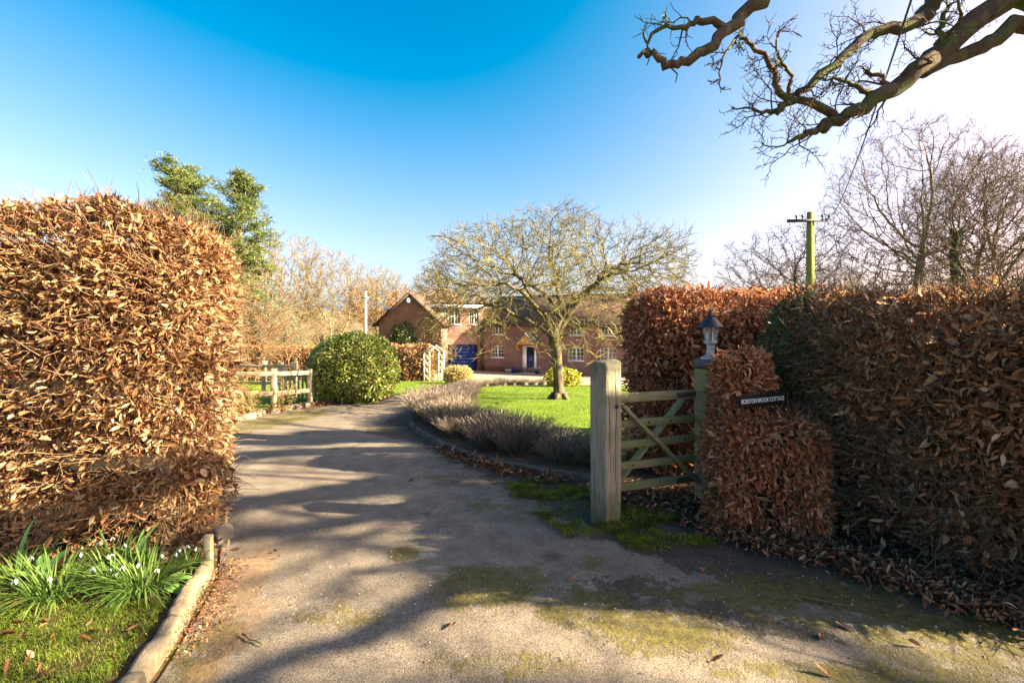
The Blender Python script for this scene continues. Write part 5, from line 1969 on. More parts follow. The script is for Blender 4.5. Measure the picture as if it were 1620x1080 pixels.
# ivy on one trunk
rngn = np.random.default_rng(88)
iv = thing('ivy_tree', 'ivy wrapped bare trunk standing beside the tall pale beech', 'tree', (32.3, 35.3, GB))
m = MB()
m.tube([(0, 0, -0.2), (0.1, 0, 3), (0.0, 0.1, 6), (0.2, 0, 9), (0.5, 0, 11.5)], [0.24, 0.2, 0.16, 0.1, 0.04], 8)
m.build('trunk', M_oakbark, iv, True)
n = 5200
zz = rngn.random(n) ** 0.8 * 9.6
an = rngn.uniform(0, 6.28, n)
rr = (0.55 - 0.03 * zz) * (0.55 + 0.6 * rngn.random(n)) * (1 + 0.5 * vnoise(np.stack([np.cos(an), np.sin(an), zz * 0.9], 1), 1.0, 3))
P = np.stack([rr * np.cos(an) + 0.1, rr * np.sin(an), zz + 0.2], 1)
V, F = leaf_cloud(P, rngn.normal(size=(n, 3)), rngn.normal(size=(n, 3)), rngn.uniform(0.10, 0.2, n), rngn, True, 1.6)
tag(mk('ivy', V, F, M_ivy, iv), kind='stuff')

# golden trees to the left behind the far hedge
tG = crown_tree('golden_tree', 'slim bare golden twigged tree behind the far hedge nearest the pines', (-22.6, 48.0, -2.0), 0.0, [(0, 0, -0.2), (0.2, 0, 2), (0.5, 0, 4.0)], (0.4, 0, 7.8), (4.0, 3.6, 5.0), 111, M_goldbark, M_goldtwig,
                1500, 0.34, 0.55, 5.0, 2.2, 0.014, 2.4, 0.07, (3, 0.4, 0.8, 0.011), 0.35, 0.16, 0.26, ntw=5000, extra=((0.05, [(-0.9, 0.2, 3.0), (-1.6, 0.2, 5.0)]), (0.1, [(1.2, 0.3, 3.0), (1.9, 0.3, 5.0)])))
tH = crown_tree('golden_tree', 'wide bare golden tree left of the grey pole', (-18.6, 50.0, -2.0), 0.0, [(0, 0, -0.2), (-0.1, 0, 2), (-0.2, 0, 3.6)], (0, 0, 7.0), (4.4, 3.8, 4.5), 112, M_goldbark, M_goldtwig,
                1500, 0.34, 0.55, 5.0, 2.0, 0.014, 2.4, 0.07, (3, 0.4, 0.8, 0.011), 0.35, 0.16, 0.28, ntw=5000, extra=((0.1, [(0.9, 0.2, 2.6), (1.7, 0.2, 4.2)]),))
again(tG, 'bare golden tree half hidden behind the blue green conifer', (-28.0, 52.0, -2.0), 2.0, 1.0)
again(tH, 'bare pale tree between the golden trees and the russet oak', (-15.5, 58.0, -2.0), 1.2, 0.92)
again(tG, 'bare tree at the wood edge behind the gable roof', (-10.5, 66.0, -2.0), 4.0, 0.9)
again(tH, 'bare tree behind the cottage roof left of the apple tree crown', (-5.0, 62.0, -2.0), 3.2, 0.85)
again(tB, 'bare tree rising behind the cottage roof near the chimney', (8.0, 66.0, -2.0), 0.5, 0.62)


def leafy_oak(label, loc, seed, sc):
    rt = crown_tree('russet_oak', label, loc, 0.0, [(0, 0, -0.2), (0.1, 0, 2.0 * sc), (-0.2, 0, 3.4 * sc)], (0, 0, 6.0 * sc), (4.4 * sc, 4.2 * sc, 3.2 * sc), seed, M_oakbark, M_bgtwig, 700, 0.4, 0.8, 6.0, 2.6 * sc, 0.016, 2.2, 0.06, (2, 0.4, 0.8, 0.011), 0.2, 0.24, 0.34, ntw=2500)
    rng = np.random.default_rng(seed)
    n = 5500
    u = unit(rng.normal(size=(n, 3)))
    k = fbm(u, 2.2, seed, 3) > -0.25
    u = u[k]
    P = u * np.array([4.4, 4.4, 2.8]) * sc * (0.45 + 0.55 * rng.random(len(u)) ** 0.5)[:, None] + np.array([0, 0, 6.3 * sc])
    P = P[P[:, 2] > 3.6 * sc]
    P = P[fbm(P, 0.6, seed + 2, 3) > 0.0]
    V, F = leaf_cloud(P, rng.normal(size=P.shape), rng.normal(size=P.shape), rng.uniform(0.15, 0.3, len(P)), rng, True, 1.5)
    tag(mk('leaves', V, F, M_oakleaf, rt), kind='stuff')


leafy_oak('oak still holding russet leaves behind the grey pole', (-15.0, 54.0, -2.0), 121, 1.0)
leafy_oak('low oak with russet leaves rising behind the brown gable', (-9.5, 58.0, -2.2), 122, 0.9)
leafy_oak('russet leaved oak behind the flat roofed bay', (-5.5, 56.0, -2.2), 123, 0.82)


# pines
def pine(name, label, loc, h, spread, seed, base_f=0.35, lean=(0, 0)):
    root = thing(name, label, 'tree', loc, 0)
    rng = np.random.default_rng(seed)
    r_ = random.Random(seed)
    tp = poly(r_, [(0, 0, -0.2), (lean[0] * 0.3, lean[1] * 0.3, h * 0.35), (lean[0] * 0.7, lean[1] * 0.7, h * 0.7), (lean[0], lean[1], h * 0.97)], 5, 0.06)
    rad = [0.26 * (1 - 0.85 * i / (len(tp) - 1)) + 0.03 for i in range(len(tp))]
    m = MB().tube(tp, rad, 8)
    m.build('trunk', M_pinebark, root, True)
    tp = np.array(tp)
    tips = []
    bm_ = MB()
    nb = 42
    for k in range(nb):
        f = base_f + (1 - base_f) * k / nb
        z = f * h
        c = np.array([np.interp(z, tp[:, 2], tp[:, 0]), np.interp(z, tp[:, 2], tp[:, 1]), z])
        a = k * 2.4 + r_.gauss(0, 0.4)
        q = (f - base_f) / (1 - base_f)
        ln = spread * (0.55 + 0.75 * math.sin(min(1, q * 1.25 + 0.12) * math.pi * 0.9)) * r_.uniform(0.65, 1.2) * (1 - 0.55 * q ** 3)
        d = np.array([math.cos(a), math.sin(a), 0.18 + 0.35 * q])
        pts = [c, c + d * ln * 0.5 + np.array([0, 0, -0.05]), c + d * ln + np.array([0, 0, 0.12 * ln])]
        bm_.tube(poly(r_, pts, 3, 0.05), [0.06, 0.052, 0.045, 0.04, 0.03, 0.025, 0.015], 5)
        for j in range(int(6 + ln * 4)):
            t = 0.35 + 0.7 * r_.random()
            s_ = np.array([-d[1], d[0], 0]) * r_.gauss(0, 0.28) * ln * (0.4 + t * 0.5)
            tips.append(c + d * ln * t + s_ + np.array([0, 0, 0.12 * ln * t * t + r_.gauss(0.05, 0.10)]))
    for j in range(26):
        tips.append(tp[-1] + np.array([r_.gauss(0, 0.28), r_.gauss(0, 0.28), r_.uniform(-1.3, 0.35)]))
    bm_.build('branches', M_pinebark, root, True)
    tips = np.array(tips)
    nn = 52
    C0 = np.repeat(tips, nn, 0)
    dd = unit(rng.normal(size=C0.shape) * np.array([1, 1, 0.6]) + np.array([0, 0, 0.55]))
    C0 = C0 + rng.normal(0, 1, C0.shape) * np.array([0.2, 0.2, 0.06])
    V, F = leaf_cloud(C0, dd, rng.normal(size=C0.shape), rng.uniform(0.16, 0.32, len(C0)), rng, True, 0.38)
    tag(mk('needles', V, F, M_pine, root), kind='stuff')
    return root


pine('pine_tree', 'broad bright green pine rising behind the tall beech hedge', (-20.2, 30.0, -1.8), 13.0, 2.3, 131, 0.40, (-0.3, 0))
pine('pine_tree', 'narrower bright green pine to the right of the broad pine', (-17.9, 31.5, -1.8), 13.0, 1.9, 132, 0.36, (0.4, 0))

# blue green conifers and scrub below the pines
bush('blue_conifer', 'soft blue green conifer below the pines behind the rail fence', (-17.0, 33.0, -1.9), (1.9, 1.7, 3.0), 9000, 0.2, M_bluecon, 141, 0.6, 1.7, 0.1, lumps=0.28, cat='tree', width=0.6)
bush('young_conifer', 'small pale conifer between the pines and the golden trees', (-17.2, 36.5, -1.9), (1.4, 1.4, 2.3), 5200, 0.17, M_bluecon, 142, 0.6, 1.7, 0.1, lumps=0.3, cat='tree', width=0.6)

C_under = [dict(seg=4, kids=6, ang=38, angv=14, ratio=0.75, rr=0.6, gnarl=0.16, trop=0.05, rmin=0.012, taper=0.4, **{'from': 0.1}),
           dict(seg=3, kids=4, ang=40, angv=14, ratio=0.65, rr=0.6, gnarl=0.2, trop=0.03, rmin=0.008),
           dict(seg=3, kids=3, ang=40, ratio=0.6, rr=0.6, gnarl=0.2, rmin=0.006),
           dict(seg=2, gnarl=0.2)]
C_scrub = [dict(seg=4, kids=8, ang=40, angv=14, ratio=0.7, rr=0.6, gnarl=0.16, trop=0.05, rmin=0.012, taper=0.4, **{'from': 0.1}),
           dict(seg=4, kids=6, ang=40, angv=14, ratio=0.6, rr=0.6, gnarl=0.2, trop=0.03, rmin=0.008),
           dict(seg=3, kids=4, ang=40, ratio=0.6, rr=0.6, gnarl=0.2, rmin=0.006),
           dict(seg=2, gnarl=0.2)]


def scrub(name, label, loc, h, seed, bark, n=9, sp_=0.3, minr=0.006, group=None):
    root = thing(name, label, 'shrub', loc, 0, group)
    rng = random.Random(seed)
    out = []
    for k in range(n):
        a, l = rng.uniform(0, 6.28), rng.uniform(0.1, 0.6)
        d = Vector((math.cos(a) * l, math.sin(a) * l, 1)).normalized()
        grow(rng, (rng.gauss(0, sp_), rng.gauss(0, sp_), -0.05), tuple(d), h * rng.uniform(0.45, 0.75), 0.012 + h * 0.004, 0, C_scrub, out)
    tree_parts(out, root, bark, bark, 10, minr, 3, 'branches')
    return root


s0 = scrub('twiggy_shrub', 'pale dry twiggy shrub at the hedge end before the rail fence', G(-6.0, 10.6), 0.95, 151, M_goldtwig, 9, 0.25, 0.003)
scrub('twiggy_shrub', 'straggly bare shrub climbing the wall beside the white arch', (-6.1, 36.6, FL), 2.9, 152, M_goldtwig, 7, 0.45, 0.013)
scrub('tall_scrub', 'upright bare pinkish scrub rising behind the rounded end of the tall hedge', (-11.2, 21.0, -1.0), 5.0, 153, M_twig_l, 6, 0.6, 0.006)
# wood edge far behind: one mass
rng = random.Random(9)
out = []
for k in range(48):
    x = -44 + 60 * (k + rng.random()) / 48
    y = 64 + rng.uniform(-8, 10)
    a, l = rng.uniform(0, 6.28), rng.uniform(0.05, 0.5)
    grow(rng, (x, y, -2.2), tuple(Vector((math.cos(a) * l, math.sin(a) * l, 1)).normalized()), rng.uniform(1.4, 2.7), 0.05, 0, C_under, out)
w1 = MB()
V, F = segs_geo([o[0][k] for o in out for k in range(len(o[0]) - 1)], [o[0][k + 1] for o in out for k in range(len(o[0]) - 1)],
                [max(o[1][k], 0.03) for o in out for k in range(len(o[0]) - 1)], [max(o[1][k + 1], 0.022) for o in out for k in range(len(o[0]) - 1)])
o_ = tag(mk('undergrowth', V, F, M_goldtwig), 'golden brown thicket of bare undergrowth along the wood edge', 'undergrowth', kind='stuff')
rng = random.Random(19)
out = []
for k in range(44):
    x = 14 + 75 * (k + rng.random()) / 44
    y = 52 + rng.uniform(-8, 14)
    a, l = rng.uniform(0, 6.28), rng.uniform(0.05, 0.5)
    grow(rng, (x, y, -1.4), tuple(Vector((math.cos(a) * l, math.sin(a) * l, 1)).normalized()), rng.uniform(1.7, 3.1), 0.05, 0, C_under, out)
V, F = segs_geo([o[0][k] for o in out for k in range(len(o[0]) - 1)], [o[0][k + 1] for o in out for k in range(len(o[0]) - 1)],
                [max(o[1][k], 0.028) for o in out for k in range(len(o[0]) - 1)], [max(o[1][k + 1], 0.02) for o in out for k in range(len(o[0]) - 1)])
tag(mk('undergrowth', V, F, M_goldtwig), 'pale scrub in the field below the beech trees', 'undergrowth', kind='stuff')
# distant wooded rise closing the view
a_ = np.linspace(-1.15, 1.15, 160)
ridge = []
for k, f in enumerate((0.0, 0.45, 0.8, 1.0)):
    Rr = 150 + 14 * k
    h_ = f * (11.5 + 3.0 * fbm(np.stack([a_ * 9, a_ * 0, a_ * 0], 1), 1.0, 4, 4))
    ridge.append(np.stack([np.sin(a_) * Rr, np.cos(a_) * Rr, -2.6 + h_], 1))
M_ridge = simple('far_wood', (0.12, 0.095, 0.06), 0.95, 0.05, 0.4, 0.35, 0, 1.0, 1.5)
tag(mk('wooded_rise', np.concatenate(ridge), grid_faces(160, 4), M_ridge, smooth=True), kind='structure')

# ------------------------------------------------------------------ poles and wire
tp = thing('telegraph_pole', 'moss green telegraph pole with one crossarm behind the hedge', 'pole', (11.7, 19.0, float(zg(19.0))))
MB().tube([(0, 0, -0.3), (0, 0, 3.5), (0.03, 0, 5.98 - float(zg(19.0)))], [0.17, 0.15, 0.13], 14).build('shaft', M_polewood, tp, True)
z_ = 5.62 - float(zg(19.0))
MB().box(-0.80, 0.86, -0.19, -0.13, z_ - 0.055, z_ + 0.055).build('crossarm', M_barge, tp).rotation_euler = (0, R(-2), R(4))
for x in (-0.62, -0.38, 0.4, 0.66):
    MB().lathe([(0.02, 0.0), (0.02, 0.08), (0.045, 0.09), (0.05, 0.13), (0.03, 0.17), (0.0, 0.18)], 10, (x, -0.16, z_ + 0.05 + 0.035 * x * 0.3)).build('insulator', M_lead, tp, True)
a, b = np.array([12.5, 18.84, 5.85]), np.array([-9.0, -17.0, 8.6])
tt = np.linspace(0, 1, 40)[:, None]
wp = a + (b - a) * tt - np.array([[0, 0, 1.0]]) * (4 * 1.9 * tt * (1 - tt))
tag(MB().tube(wp, 0.012, 5).build('overhead_wire', M_wire, None), 'thin black wire slanting up from the telegraph pole', 'wire')
gp2 = thing('grey_pole', 'thin weathered grey pole rising behind the round bush', 'pole', (-9.7, 32.0, -2.0))
MB().tube([(0, 0, -0.3), (0, 0, 5.8)], [0.11, 0.085], 10).build('shaft', M_greypole, gp2, True)
MB().box(-0.25, 0.25, -0.12, -0.08, 5.35, 5.43).build('bracket', M_greypole, gp2)

# ------------------------------------------------------------------ lavender border
rngn = np.random.default_rng(200)


def lavender_meshes(seed, k=0):
    rng = np.random.default_rng(seed)
    n = 1500
    u = unit(rng.normal(size=(n, 3)) * np.array([1, 1, 0.8]) + np.array([0, 0, 0.45]))
    P = u * np.array([0.30, 0.30, 0.27]) * (0.35 + 0.65 * rng.random(n))[:, None] + np.array([0, 0, 0.06])
    P = P[P[:, 2] > 0.01]
    V1, F1 = leaf_cloud(P, unit(P) + rng.normal(0, 0.35, P.shape) + np.array([0, 0, 0.4]), rng.normal(size=P.shape), rng.uniform(0.05, 0.09, len(P)), rng, True, 0.35)
    n = 430
    an, rr = rng.uniform(0, 6.28, n), 0.20 * np.sqrt(rng.random(n))
    B = np.stack([rr * np.cos(an), rr * np.sin(an), np.full(n, 0.10)], 1)
    d = unit(np.stack([np.cos(an) * rr * 4.2, np.sin(an) * rr * 4.2, np.ones(n)], 1) + rng.normal(0, 0.16, (n, 3)))
    ln = rng.uniform(0.30, 0.52, n)
    T_ = B + d * ln[:, None]
    V2, F2 = segs_geo(B, T_, np.full(n, 0.0022), np.full(n, 0.0018))
    V3, F3 = segs_geo(T_ - d * 0.015, T_ + d * rng.uniform(0.02, 0.06, n)[:, None], np.full(n, 0.0052), np.full(n, 0.003))
    return (V1, F1), (V2, F2), (V3, F3)


lav_src = []
for k in range(4):
    a, b, c = lavender_meshes(210 + k)
    root = thing('lavender_bush', 'grey dry lavender bush in the border along the lawn edge', 'lavender', (0, 0, 0), 0, 'lavender bushes edging the lawn')
    tag(mk('foliage', *a, M_lav, root), kind='stuff')
    tag(MB().add(*b).add(*c).build('dry_stalks', M_lavs, root), kind='stuff')
    lav_src.append(root)
inner = ctr + (ISL - ctr) * 1.0
s = 0.15
kk = 0
used = set()
while s < cum[-1] - 0.2:
    x, y = np.interp(s, cum, arc[:, 0]), np.interp(s, cum, arc[:, 1])
    near = (x < 0.95 and y < 21.3) or (y > 20 and x < 1.8)
    if near:
        for row in range(2):
            to_c = unit(ctr - np.array([x, y]))
            off = 0.42 + row * 0.38 + rngn.normal(0, 0.05)
            px, py = x + to_c[0] * off + rngn.normal(0, 0.05), y + to_c[1] * off + rngn.normal(0, 0.05)
            if row == 1 and ((y < 5.5 and x > 0.4) or y > 15):
                continue
            src = lav_src[kk % 4]
            if kk < 4:
                o = src
            else:
                o = copy_tree(src)
            sc = rngn.uniform(0.72, 1.12) * (0.78 if y < 8.0 else (0.98 if y < 12 else (0.8 if y < 16 else 0.68)))
            o.location = (px, py, float(gline(py)) + 0.075)
            o.rotation_euler = (0, 0, rngn.uniform(0, 6.28))
            o.scale = (sc * 1.05, sc * 1.05, sc * rngn.uniform(0.75, 1.0))
            zone = ('grey lavender bush in the shaded row above the drive kerb next to the gate post', 'lavender bushes in the shaded row') if y < 8 else (
                ('pale dry lavender bush on the sunlit bulge of the border beside the drive', 'lavender bushes on the sunlit bulge') if y < 14 else ('small lavender bush in the far row between the lawn and the forecourt', 'lavender bushes in the far row'))
            o['label'], o['group'] = zone
            kk += 1
    s += 0.5

# ------------------------------------------------------------------ grass, moss, litter
rngn = np.random.default_rng(300)


def grass(name, label, P, h, w, mat=M_grass, lean=(0.2, 0.9)):
    n = len(P)
    V, F = blade_cloud(P, rngn.uniform(0.5, 1.2, n) * h, w, rngn.uniform(*lean, n), rngn)
    return tag(mk(name, V, F, mat), label, 'grass', kind='stuff')


n = 60000
yy = 5.2 + 15.5 * rngn.random(n) ** 1.5
xx = rngn.uniform(-2.2, 4.2, n)
lawnp = ctr + (ISL - ctr) * 0.92
k = inside(lawnp, xx, yy)
P = np.stack([xx[k], yy[k], gline(yy[k]) + 0.10], 1)
grass('lawn_grass', 'short bright green grass on the lawn under the apple tree', P, 0.055 + 0.02 * vnoise(P, 1.5, 2), 0.007)
n = 22000
yy = rngn.uniform(10.2, 28, n)
xx = rngn.uniform(-13, -2.9, n)
k = xx < at_y(L_edge, yy) - 0.4 - np.where(yy > 14, 0, 0.5)
P = np.stack([xx[k], yy[k], gline(yy[k]) + 0.012], 1)
grass('side_grass', 'short bright grass on the side lawn by the far hedge', P, 0.07, 0.012)
# near grass patch bottom left
n = 52000
yy = rngn.uniform(1.5, 3.0, n)
xx = rngn.uniform(-3.6, -1.5, n)
edge = np.interp(yy, [1.5, 2.05, 2.44, 2.8, 3.1], [-1.55, -1.67, -1.77, -1.90, -1.98])
dens = fbm(np.stack([xx, yy, yy * 0], 1), 3.0, 5, 3)
lim = 2.62 + 0.1 * vnoise(np.stack([xx, yy, yy * 0], 1), 2.0, 8)
k = (xx < edge - 0.03) & (yy < lim) & (dens > -0.9 + 0.9 * rngn.random(n))
P = np.stack([xx[k], yy[k], gline(yy[k]) + 0.035], 1)
grass('verge_grass', 'mown mossy grass patch inside the pale kerb', P, np.clip(0.034 + 0.022 * fbm(P, 5, 2, 3), 0.012, 0.08), 0.0025, lean=(0.5, 1.5))
n = 17000
yy = rngn.uniform(1.5, 2.85, n)
xx = rngn.uniform(-3.6, -1.5, n)
edge = np.interp(yy, [1.5, 2.05, 2.44, 2.8, 3.1], [-1.55, -1.67, -1.77, -1.90, -1.98])
k = (xx < edge - 0.01) & (fbm(np.stack([xx, yy, yy * 0], 1), 2.5, 15, 3) > -0.35)
P = np.stack([xx[k], yy[k], gline(yy[k]) + 0.033], 1)
V, F = blade_cloud(P, rngn.uniform(0.008, 0.022, len(P)), 0.004, rngn.uniform(0.4, 1.4, len(P)), rngn)
tag(mk('verge_moss', V, F, M_moss), 'bright moss between the grass inside the pale kerb', 'moss', kind='stuff')


# moss cushion by the gate post
def moss_patch(name, label, cx, cy, rx, ry, n, seed, rot=0.0):
    rng = np.random.default_rng(seed)
    a, r = rng.uniform(0, 6.28, n), np.sqrt(rng.random(n))
    X, Y = rx * r * np.cos(a), ry * r * np.sin(a)
    c, s_ = math.cos(rot), math.sin(rot)
    x, y = cx + X * c - Y * s_, cy + X * s_ + Y * c
    Q = np.stack([x, y, x * 0], 1)
    k = rng.random(n) < np.clip(0.75 + 1.3 * fbm(Q, 4.0, seed, 4) - 1.5 * r ** 2.2, 0, 1)
    x, y, Q = x[k], y[k], Q[k]
    z = gline(y) + 0.012 + 0.022 * np.clip(fbm(Q, 7, seed + 2, 3) + 0.5, 0, 1.5) * (1 - r[k] ** 2)
    P = np.stack([x, y, z], 1)
    V, F = blade_cloud(P, rng.uniform(0.008, 0.026, len(P)), 0.0045, rng.uniform(0.3, 1.3, len(P)), rng)
    tag(mk(name, V, F, M_moss), label, 'moss', kind='stuff')


moss_patch('moss_cushion', 'bright green moss round the foot of the thick gate post', 0.9, 3.74, 0.85, 0.55, 48000, 311, -0.35)
moss_patch('moss_strip', 'moss along the kerb between the lavender and the gate post', 0.5, 4.45, 0.75, 0.42, 30000, 312, -0.5)
moss_patch('moss_bank', 'moss on the lavender bed beside the gate post', 0.62, 4.95, 0.35, 0.12, 5000, 313, -0.4)


def litter(name, label, pts, n, seed, size=0.055, spread=0.18, mat=M_litter, lift=0.03):
    rng = np.random.default_rng(seed)
    pts = np.array(pts, float)
    cm = np.concatenate([[0], np.cumsum(np.linalg.norm(np.diff(pts, axis=0), axis=1))])
    s_ = rng.uniform(0, cm[-1], n)
    x = np.interp(s_, cm, pts[:, 0]) + rng.normal(0, spread, n)
    y = np.interp(s_, cm, pts[:, 1]) + rng.normal(0, spread, n)
    P = np.stack([x, y, gline(y) + lift + rng.random(n) ** 2 * 0.05], 1)
    ax = rng.normal(size=(n, 3)) * np.array([1, 1, 0.28])
    nr = rng.normal(0, 0.35, (n, 3)) + np.array([0, 0, 1])
    V, F = leaf_cloud(P, ax, nr, size * rng.uniform(0.5, 1.3, n), rng)
    return tag(mk(name, V, F, mat), label, 'leaf litter', kind='stuff')


litter('leaf_litter', 'drift of dead brown leaves along the foot of the twiggy hedge', [(1.5, 3.62), (2.0, 3.25), (2.4, 2.8), (2.95, 2.25), (3.3, 1.9)], 6500, 321, 0.045, 0.11)
litter('leaf_litter', 'brown leaves lying under the timber gate', [(0.95, 4.35), (1.5, 4.2), (2.0, 4.0)], 2200, 322, 0.045, 0.17)
litter('leaf_litter', 'brown leaves caught along the lavender border kerb', [(0.55, 4.75), (0.0, 5.2), (-0.6, 5.85), (-0.9, 6.4)], 700, 323, 0.07, 0.10, lift=0.012)
litter('leaf_litter', 'brown leaves under the tall russet hedge', [(-4.2, 3.0), (-3.0, 2.98), (-2.0, 3.1)], 2200, 324, 0.055, 0.10, lift=0.04)
litter('leaf_litter', 'dry leaf crumbs swept against the pale kerb', [(-1.55, 2.3), (-1.70, 2.75), (-1.82, 3.1)], 1300, 325, 0.017, 0.065, lift=0.006)
litter('leaf_litter', 'pale leaves and rubble along the drive edge by the rail fence', [(-5.6, 9.6), (-5.6, 11.0), (-5.2, 12.3), (-4.2, 14.0), (-3.9, 15.3)], 1300, 326, 0.085, 0.16, lift=0.015)

litter('leaf_litter', 'dead leaves scattered on the mossy grass inside the kerb', [(-3.0, 2.45), (-2.3, 2.3), (-1.9, 2.2), (-2.4, 2.05), (-2.0, 1.8)], 70, 327, 0.05, 0.14, lift=0.05)
litter('leaf_crumbs', 'brown crumbs of leaf and twig scattered over the tarmac', [(-1.2, 2.3), (-0.4, 3.0), (0.6, 2.5), (1.5, 2.6), (0.2, 3.6), (-0.8, 4.6), (-1.4, 6.0)], 420, 328, 0.016, 0.45, lift=0.004)
# loose grit
ng = 5200
gx_, gy_ = rngn.uniform(-1.6, 2.6, ng), 1.9 + 3.6 * rngn.random(ng) ** 1.5
kk_ = (gx_ > at_y(L_edge, gy_) + 0.05) & (gx_ < at_y(R_edge, gy_)) & (fbm(np.stack([gx_, gy_, gx_ * 0], 1), 1.6, 31, 3) > -0.1)
gx_, gy_ = gx_[kk_], gy_[kk_]
sz_ = np.clip(rngn.lognormal(-5.65, 0.45, len(gx_)), 0.0015, 0.009)
tet = np.array([[1, 0, -0.3], [-0.5, 0.85, -0.3], [-0.5, -0.85, -0.3], [0.1, 0.0, 0.7]])
an_g = rngn.uniform(0, 6.28, len(gx_))
V = np.stack([np.stack([gx_ + sz_ * (t_[0] * np.cos(an_g) - t_[1] * np.sin(an_g)), gy_ + sz_ * (t_[0] * np.sin(an_g) + t_[1] * np.cos(an_g)), gline(gy_) + 0.002 + sz_ * t_[2]], 1) for t_ in tet], 1)
F = (np.arange(len(gx_)) * 4)[:, None, None] + np.array([[0, 1, 3], [1, 2, 3], [2, 0, 3]])[None]
M_grit = leaf_mat('loose_grit', [(0.0, (0.06, 0.055, 0.05)), (0.5, (0.20, 0.17, 0.14)), (0.9, (0.34, 0.31, 0.27)), (1.0, (0.7, 0.68, 0.64))], 0.0, 0.8, 0.2)
tag(mk('gravel_grit', V.reshape(-1, 3), F.reshape(-1, 3), M_grit), 'loose grit and tiny pale stones on the tarmac', 'grit', kind='stuff')

# stones along the far drive edge
for k in range(15):
    t_ = k / 14
    y = 9.3 + 5.6 * t_ + rngn.normal(0, 0.06)
    x = float(at_y(L_edge, y)) - 0.04 + rngn.normal(0, 0.04)
    sz = rngn.uniform(0.14, 0.30)
    o = rough_block('edging_stone', (-sz / 2, 0, 0.03), (sz / 2, 0, 0.03), sz * 0.6, sz * 0.55, M_rock if k % 3 else M_kerbdark, None, 400 + k, 0.03)
    o.location = (x, y, float(gline(y)))
    o.rotation_euler = (0, 0, rngn.uniform(0, 3.1))
    tag(o, 'rough stone in the edging of the drive by the rail fence', 'stone', 'stones edging the drive')

# single leaves and sticks on the drive
lm = []
for q in range(len(LEAF_T)):
    me = bpy.data.meshes.new('fallen_leaf')
    me.from_pydata([tuple(v) for v in LEAF_T[q]], [], [tuple(int(w) for w in f) for f in LEAF_F])
    me.materials.append(M_litter)
    lm.append(me)
spots = [(2.08, 2.62), (1.17, 2.98), (1.57, 2.98), (1.72, 2.42), (1.95, 2.3), (1.08, 2.55), (0.2, 3.35), (-0.12, 5.05), (-0.42, 5.3), (1.1, 3.3), (0.9, 2.2), (1.5, 2.35), (-1.55, 3.2), (-1.62, 3.28), (-0.7, 4.2), (0.35, 2.9), (2.35, 2.55), (1.86, 3.05), (1.3, 3.42), (-0.3, 2.5), (-1.0, 4.9), (1.4, 2.1)]
for k, (x, y) in enumerate(spots):
    o = bpy.data.objects.new('fallen_leaf', lm[k % len(lm)])
    col.objects.link(o)
    sz = rngn.uniform(0.045, 0.085)
    o.scale = (sz, sz * 0.9, sz)
    o.location = (x, y, float(gline(y)) + 0.006)
    o.rotation_euler = (rngn.normal(0, 0.25), rngn.normal(0, 0.2), rngn.uniform(0, 6.28))
    tag(o, 'single dead brown leaf lying on the open tarmac', 'leaf', 'single leaves on the drive')
for k, (x0, y0, x1, y1, lab) in enumerate(((1.62, 2.72, 1.83, 2.62, 'thin brown stick on the mossy tarmac in front of the low hedge'), (-1.33, 2.38, -1.18, 2.30, 'short broken twig on the tarmac beside the pale kerb'), (2.55, 2.42, 2.66, 2.36, 'short twig on the tarmac near the foot of the twiggy hedge'))):
    pts = [(x0 + (x1 - x0) * t + RNG.normal(0, 0.004), y0 + (y1 - y0) * t + RNG.normal(0, 0.004), 0.012) for t in np.linspace(0, 1, 6)]
    tag(MB().tube(pts, [0.004, 0.005, 0.0045, 0.004, 0.0035, 0.002], 6).build('stick', M_twig, None, True), lab, 'stick')


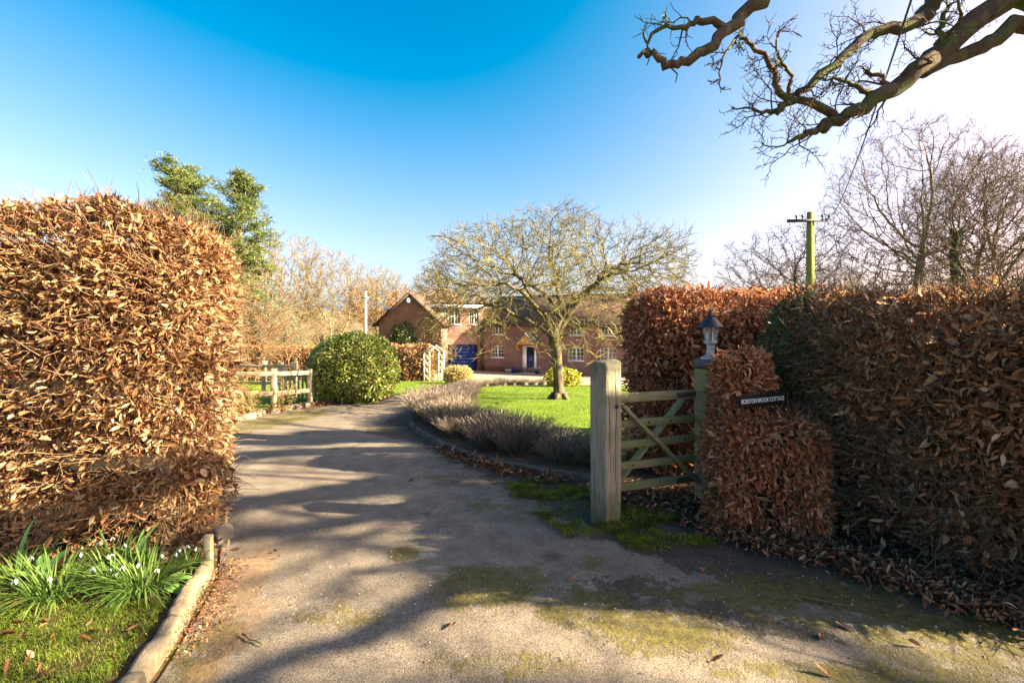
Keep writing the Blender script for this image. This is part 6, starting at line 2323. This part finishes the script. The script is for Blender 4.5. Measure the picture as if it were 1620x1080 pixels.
# ------------------------------------------------------------------ snowdrops and other spring plants
def snowdrops(label, x, y, r, n, flowers, seed, h=0.2):
    rng = np.random.default_rng(seed)
    root = thing('snowdrop_clump', label, 'snowdrops', (x, y, 0.035))
    a = rng.uniform(0, 6.28, n)
    rr = r * 0.45 * np.sqrt(rng.random(n))
    B = np.stack([rr * np.cos(a), rr * np.sin(a), np.zeros(n)], 1)
    d = np.stack([np.cos(a), np.sin(a), np.zeros(n)], 1)
    d = unit(d + rng.normal(0, 0.35, d.shape) * np.array([1, 1, 0]))
    sd = np.stack([-d[:, 1], d[:, 0], np.zeros(n)], 1)
    L_ = h * rng.uniform(0.7, 1.3, n)
    lean = rng.uniform(0.35, 1.5, n)
    V, q = [], 6
    w = rng.uniform(0.0022, 0.0042, n)
    for k in range(q):
        t = k / (q - 1)
        an = np.minimum(lean * (0.35 + 1.25 * t), 1.95)
        if k == 0:
            c = B.copy()
        else:
            c = c + (d * np.sin(an)[:, None] + np.array([0, 0, 1.0]) * np.cos(an)[:, None]) * (L_ / (q - 1))[:, None]
        c[:, 2] = np.maximum(c[:, 2], 0.004)
        ww = (w * (1.0 if k < q - 1 else 0.25))[:, None]
        V += [c - sd * ww, c + sd * ww]
    V = np.stack(V, 1)
    b = (np.arange(n) * 2 * q)[:, None]
    F = np.concatenate([b + np.array([[2 * k, 2 * k + 1, 2 * k + 3, 2 * k + 2]]) for k in range(q - 1)])
    tag(mk('leaves', V.reshape(-1, 3), F, M_strap, root), kind='stuff')
    for k in range(flowers):
        a0, r0 = rng.uniform(0, 6.28), r * rng.uniform(0.2, 0.9)
        bx, by = r0 * math.cos(a0), r0 * math.sin(a0)
        hh = h * rng.uniform(0.65, 0.95)
        m = MB()
        for p in range(3):
            aa = p * 2.094 + a0
            tip = np.array([bx + 0.011 * math.cos(aa), by + 0.011 * math.sin(aa), hh - 0.026])
            c = np.array([bx, by, hh])
            s_ = np.array([-math.sin(aa), math.cos(aa), 0]) * 0.006
            mid = (c + tip) / 2 + np.array([math.cos(aa), math.sin(aa), 0]) * 0.006
            m.add([c, mid - s_, tip, mid + s_], np.array([[0, 1, 2, 3]]))
        fl = m.build('flower', M_petal, root)
        m = MB()
        m.tube([(bx * 0.5, by * 0.5, 0), (bx * 0.8, by * 0.8, hh * 0.7), (bx * 0.95, by * 0.95, hh + 0.012), (bx, by, hh)], 0.0016, 4)
        m.build('stalk', M_strap, fl)
    return root


snowdrops('spreading clump of snowdrop leaves lying toward the picture edge', -2.52, 2.66, 0.22, 210, 4, 501, 0.24)
snowdrops('dense snowdrop clump in the middle under the hedge', -2.08, 2.72, 0.20, 260, 5, 502, 0.22)
snowdrops('snowdrop clump between the two larger clumps', -2.28, 2.78, 0.16, 150, 4, 503, 0.2)
snowdrops('small upright snowdrop tuft against the hedge foot', -2.45, 3.0, 0.11, 90, 3, 504, 0.22)
snowdrops('sparse snowdrop tuft beside the timber stake', -1.99, 2.98, 0.09, 60, 4, 505, 0.14)
snowdrops('low green tuft at the far picture edge beneath the hedge', -2.85, 2.82, 0.16, 120, 1, 506, 0.2)


def broad_plant(label, x, y, leaves, seed):
    rng = np.random.default_rng(seed)
    root = thing('broad_leaved_plant', label, 'plant', (x, y, 0.035))
    for k, (a, ln, el, w) in enumerate(leaves):
        d = np.array([math.cos(a), math.sin(a), 0])
        sd = np.array([-d[1], d[0], 0])
        V = []
        nq = 8
        c = np.zeros(3)
        e = el
        for q in range(nq):
            t = q / (nq - 1)
            ww = w * math.sin(min(1, t * 0.96 + 0.06) * math.pi) ** 0.7 + 0.003
            V += [c - sd * ww + np.array([0, 0, ww * 0.35]), c, c + sd * ww + np.array([0, 0, ww * 0.35])]
            c = c + (d * math.cos(e) + np.array([0, 0, 1]) * math.sin(e)) * ln / (nq - 1)
            e -= 0.16
            c[2] = max(c[2], 0.006)
        F = np.concatenate([np.array([[3 * q, 3 * q + 1, 3 * q + 4, 3 * q + 3], [3 * q + 1, 3 * q + 2, 3 * q + 5, 3 * q + 4]]) for q in range(nq - 1)])
        mk('leaf', V, F, M_broad, root, True)
    return root


broad_plant('broad glossy leaves standing at the edge of the spreading clump', -2.72, 2.80, [(1.2, 0.22, 1.25, 0.035), (2.3, 0.2, 1.2, 0.03), (0.2, 0.2, 1.0, 0.032), (3.4, 0.18, 0.9, 0.028)], 1)
broad_plant('flat broad green leaf flopping toward the pale kerb', -1.98, 2.76, [(-0.45, 0.17, 0.35, 0.034), (0.35, 0.16, 0.65, 0.026), (1.3, 0.12, 0.8, 0.022)], 2)
broad_plant('single tall green blade at the picture edge below the hedge', -2.93, 2.86, [(1.9, 0.36, 1.5, 0.008), (1.2, 0.2, 1.3, 0.010)], 3)
broad_plant('young daffodil leaves pushing through the hedge foot', -2.34, 3.02, [(0.6, 0.22, 1.35, 0.010), (2.0, 0.24, 1.3, 0.010), (3.6, 0.2, 1.3, 0.009), (5.0, 0.22, 1.2, 0.010), (1.3, 0.26, 1.45, 0.011)], 4)

bpy.context.view_layer.update()
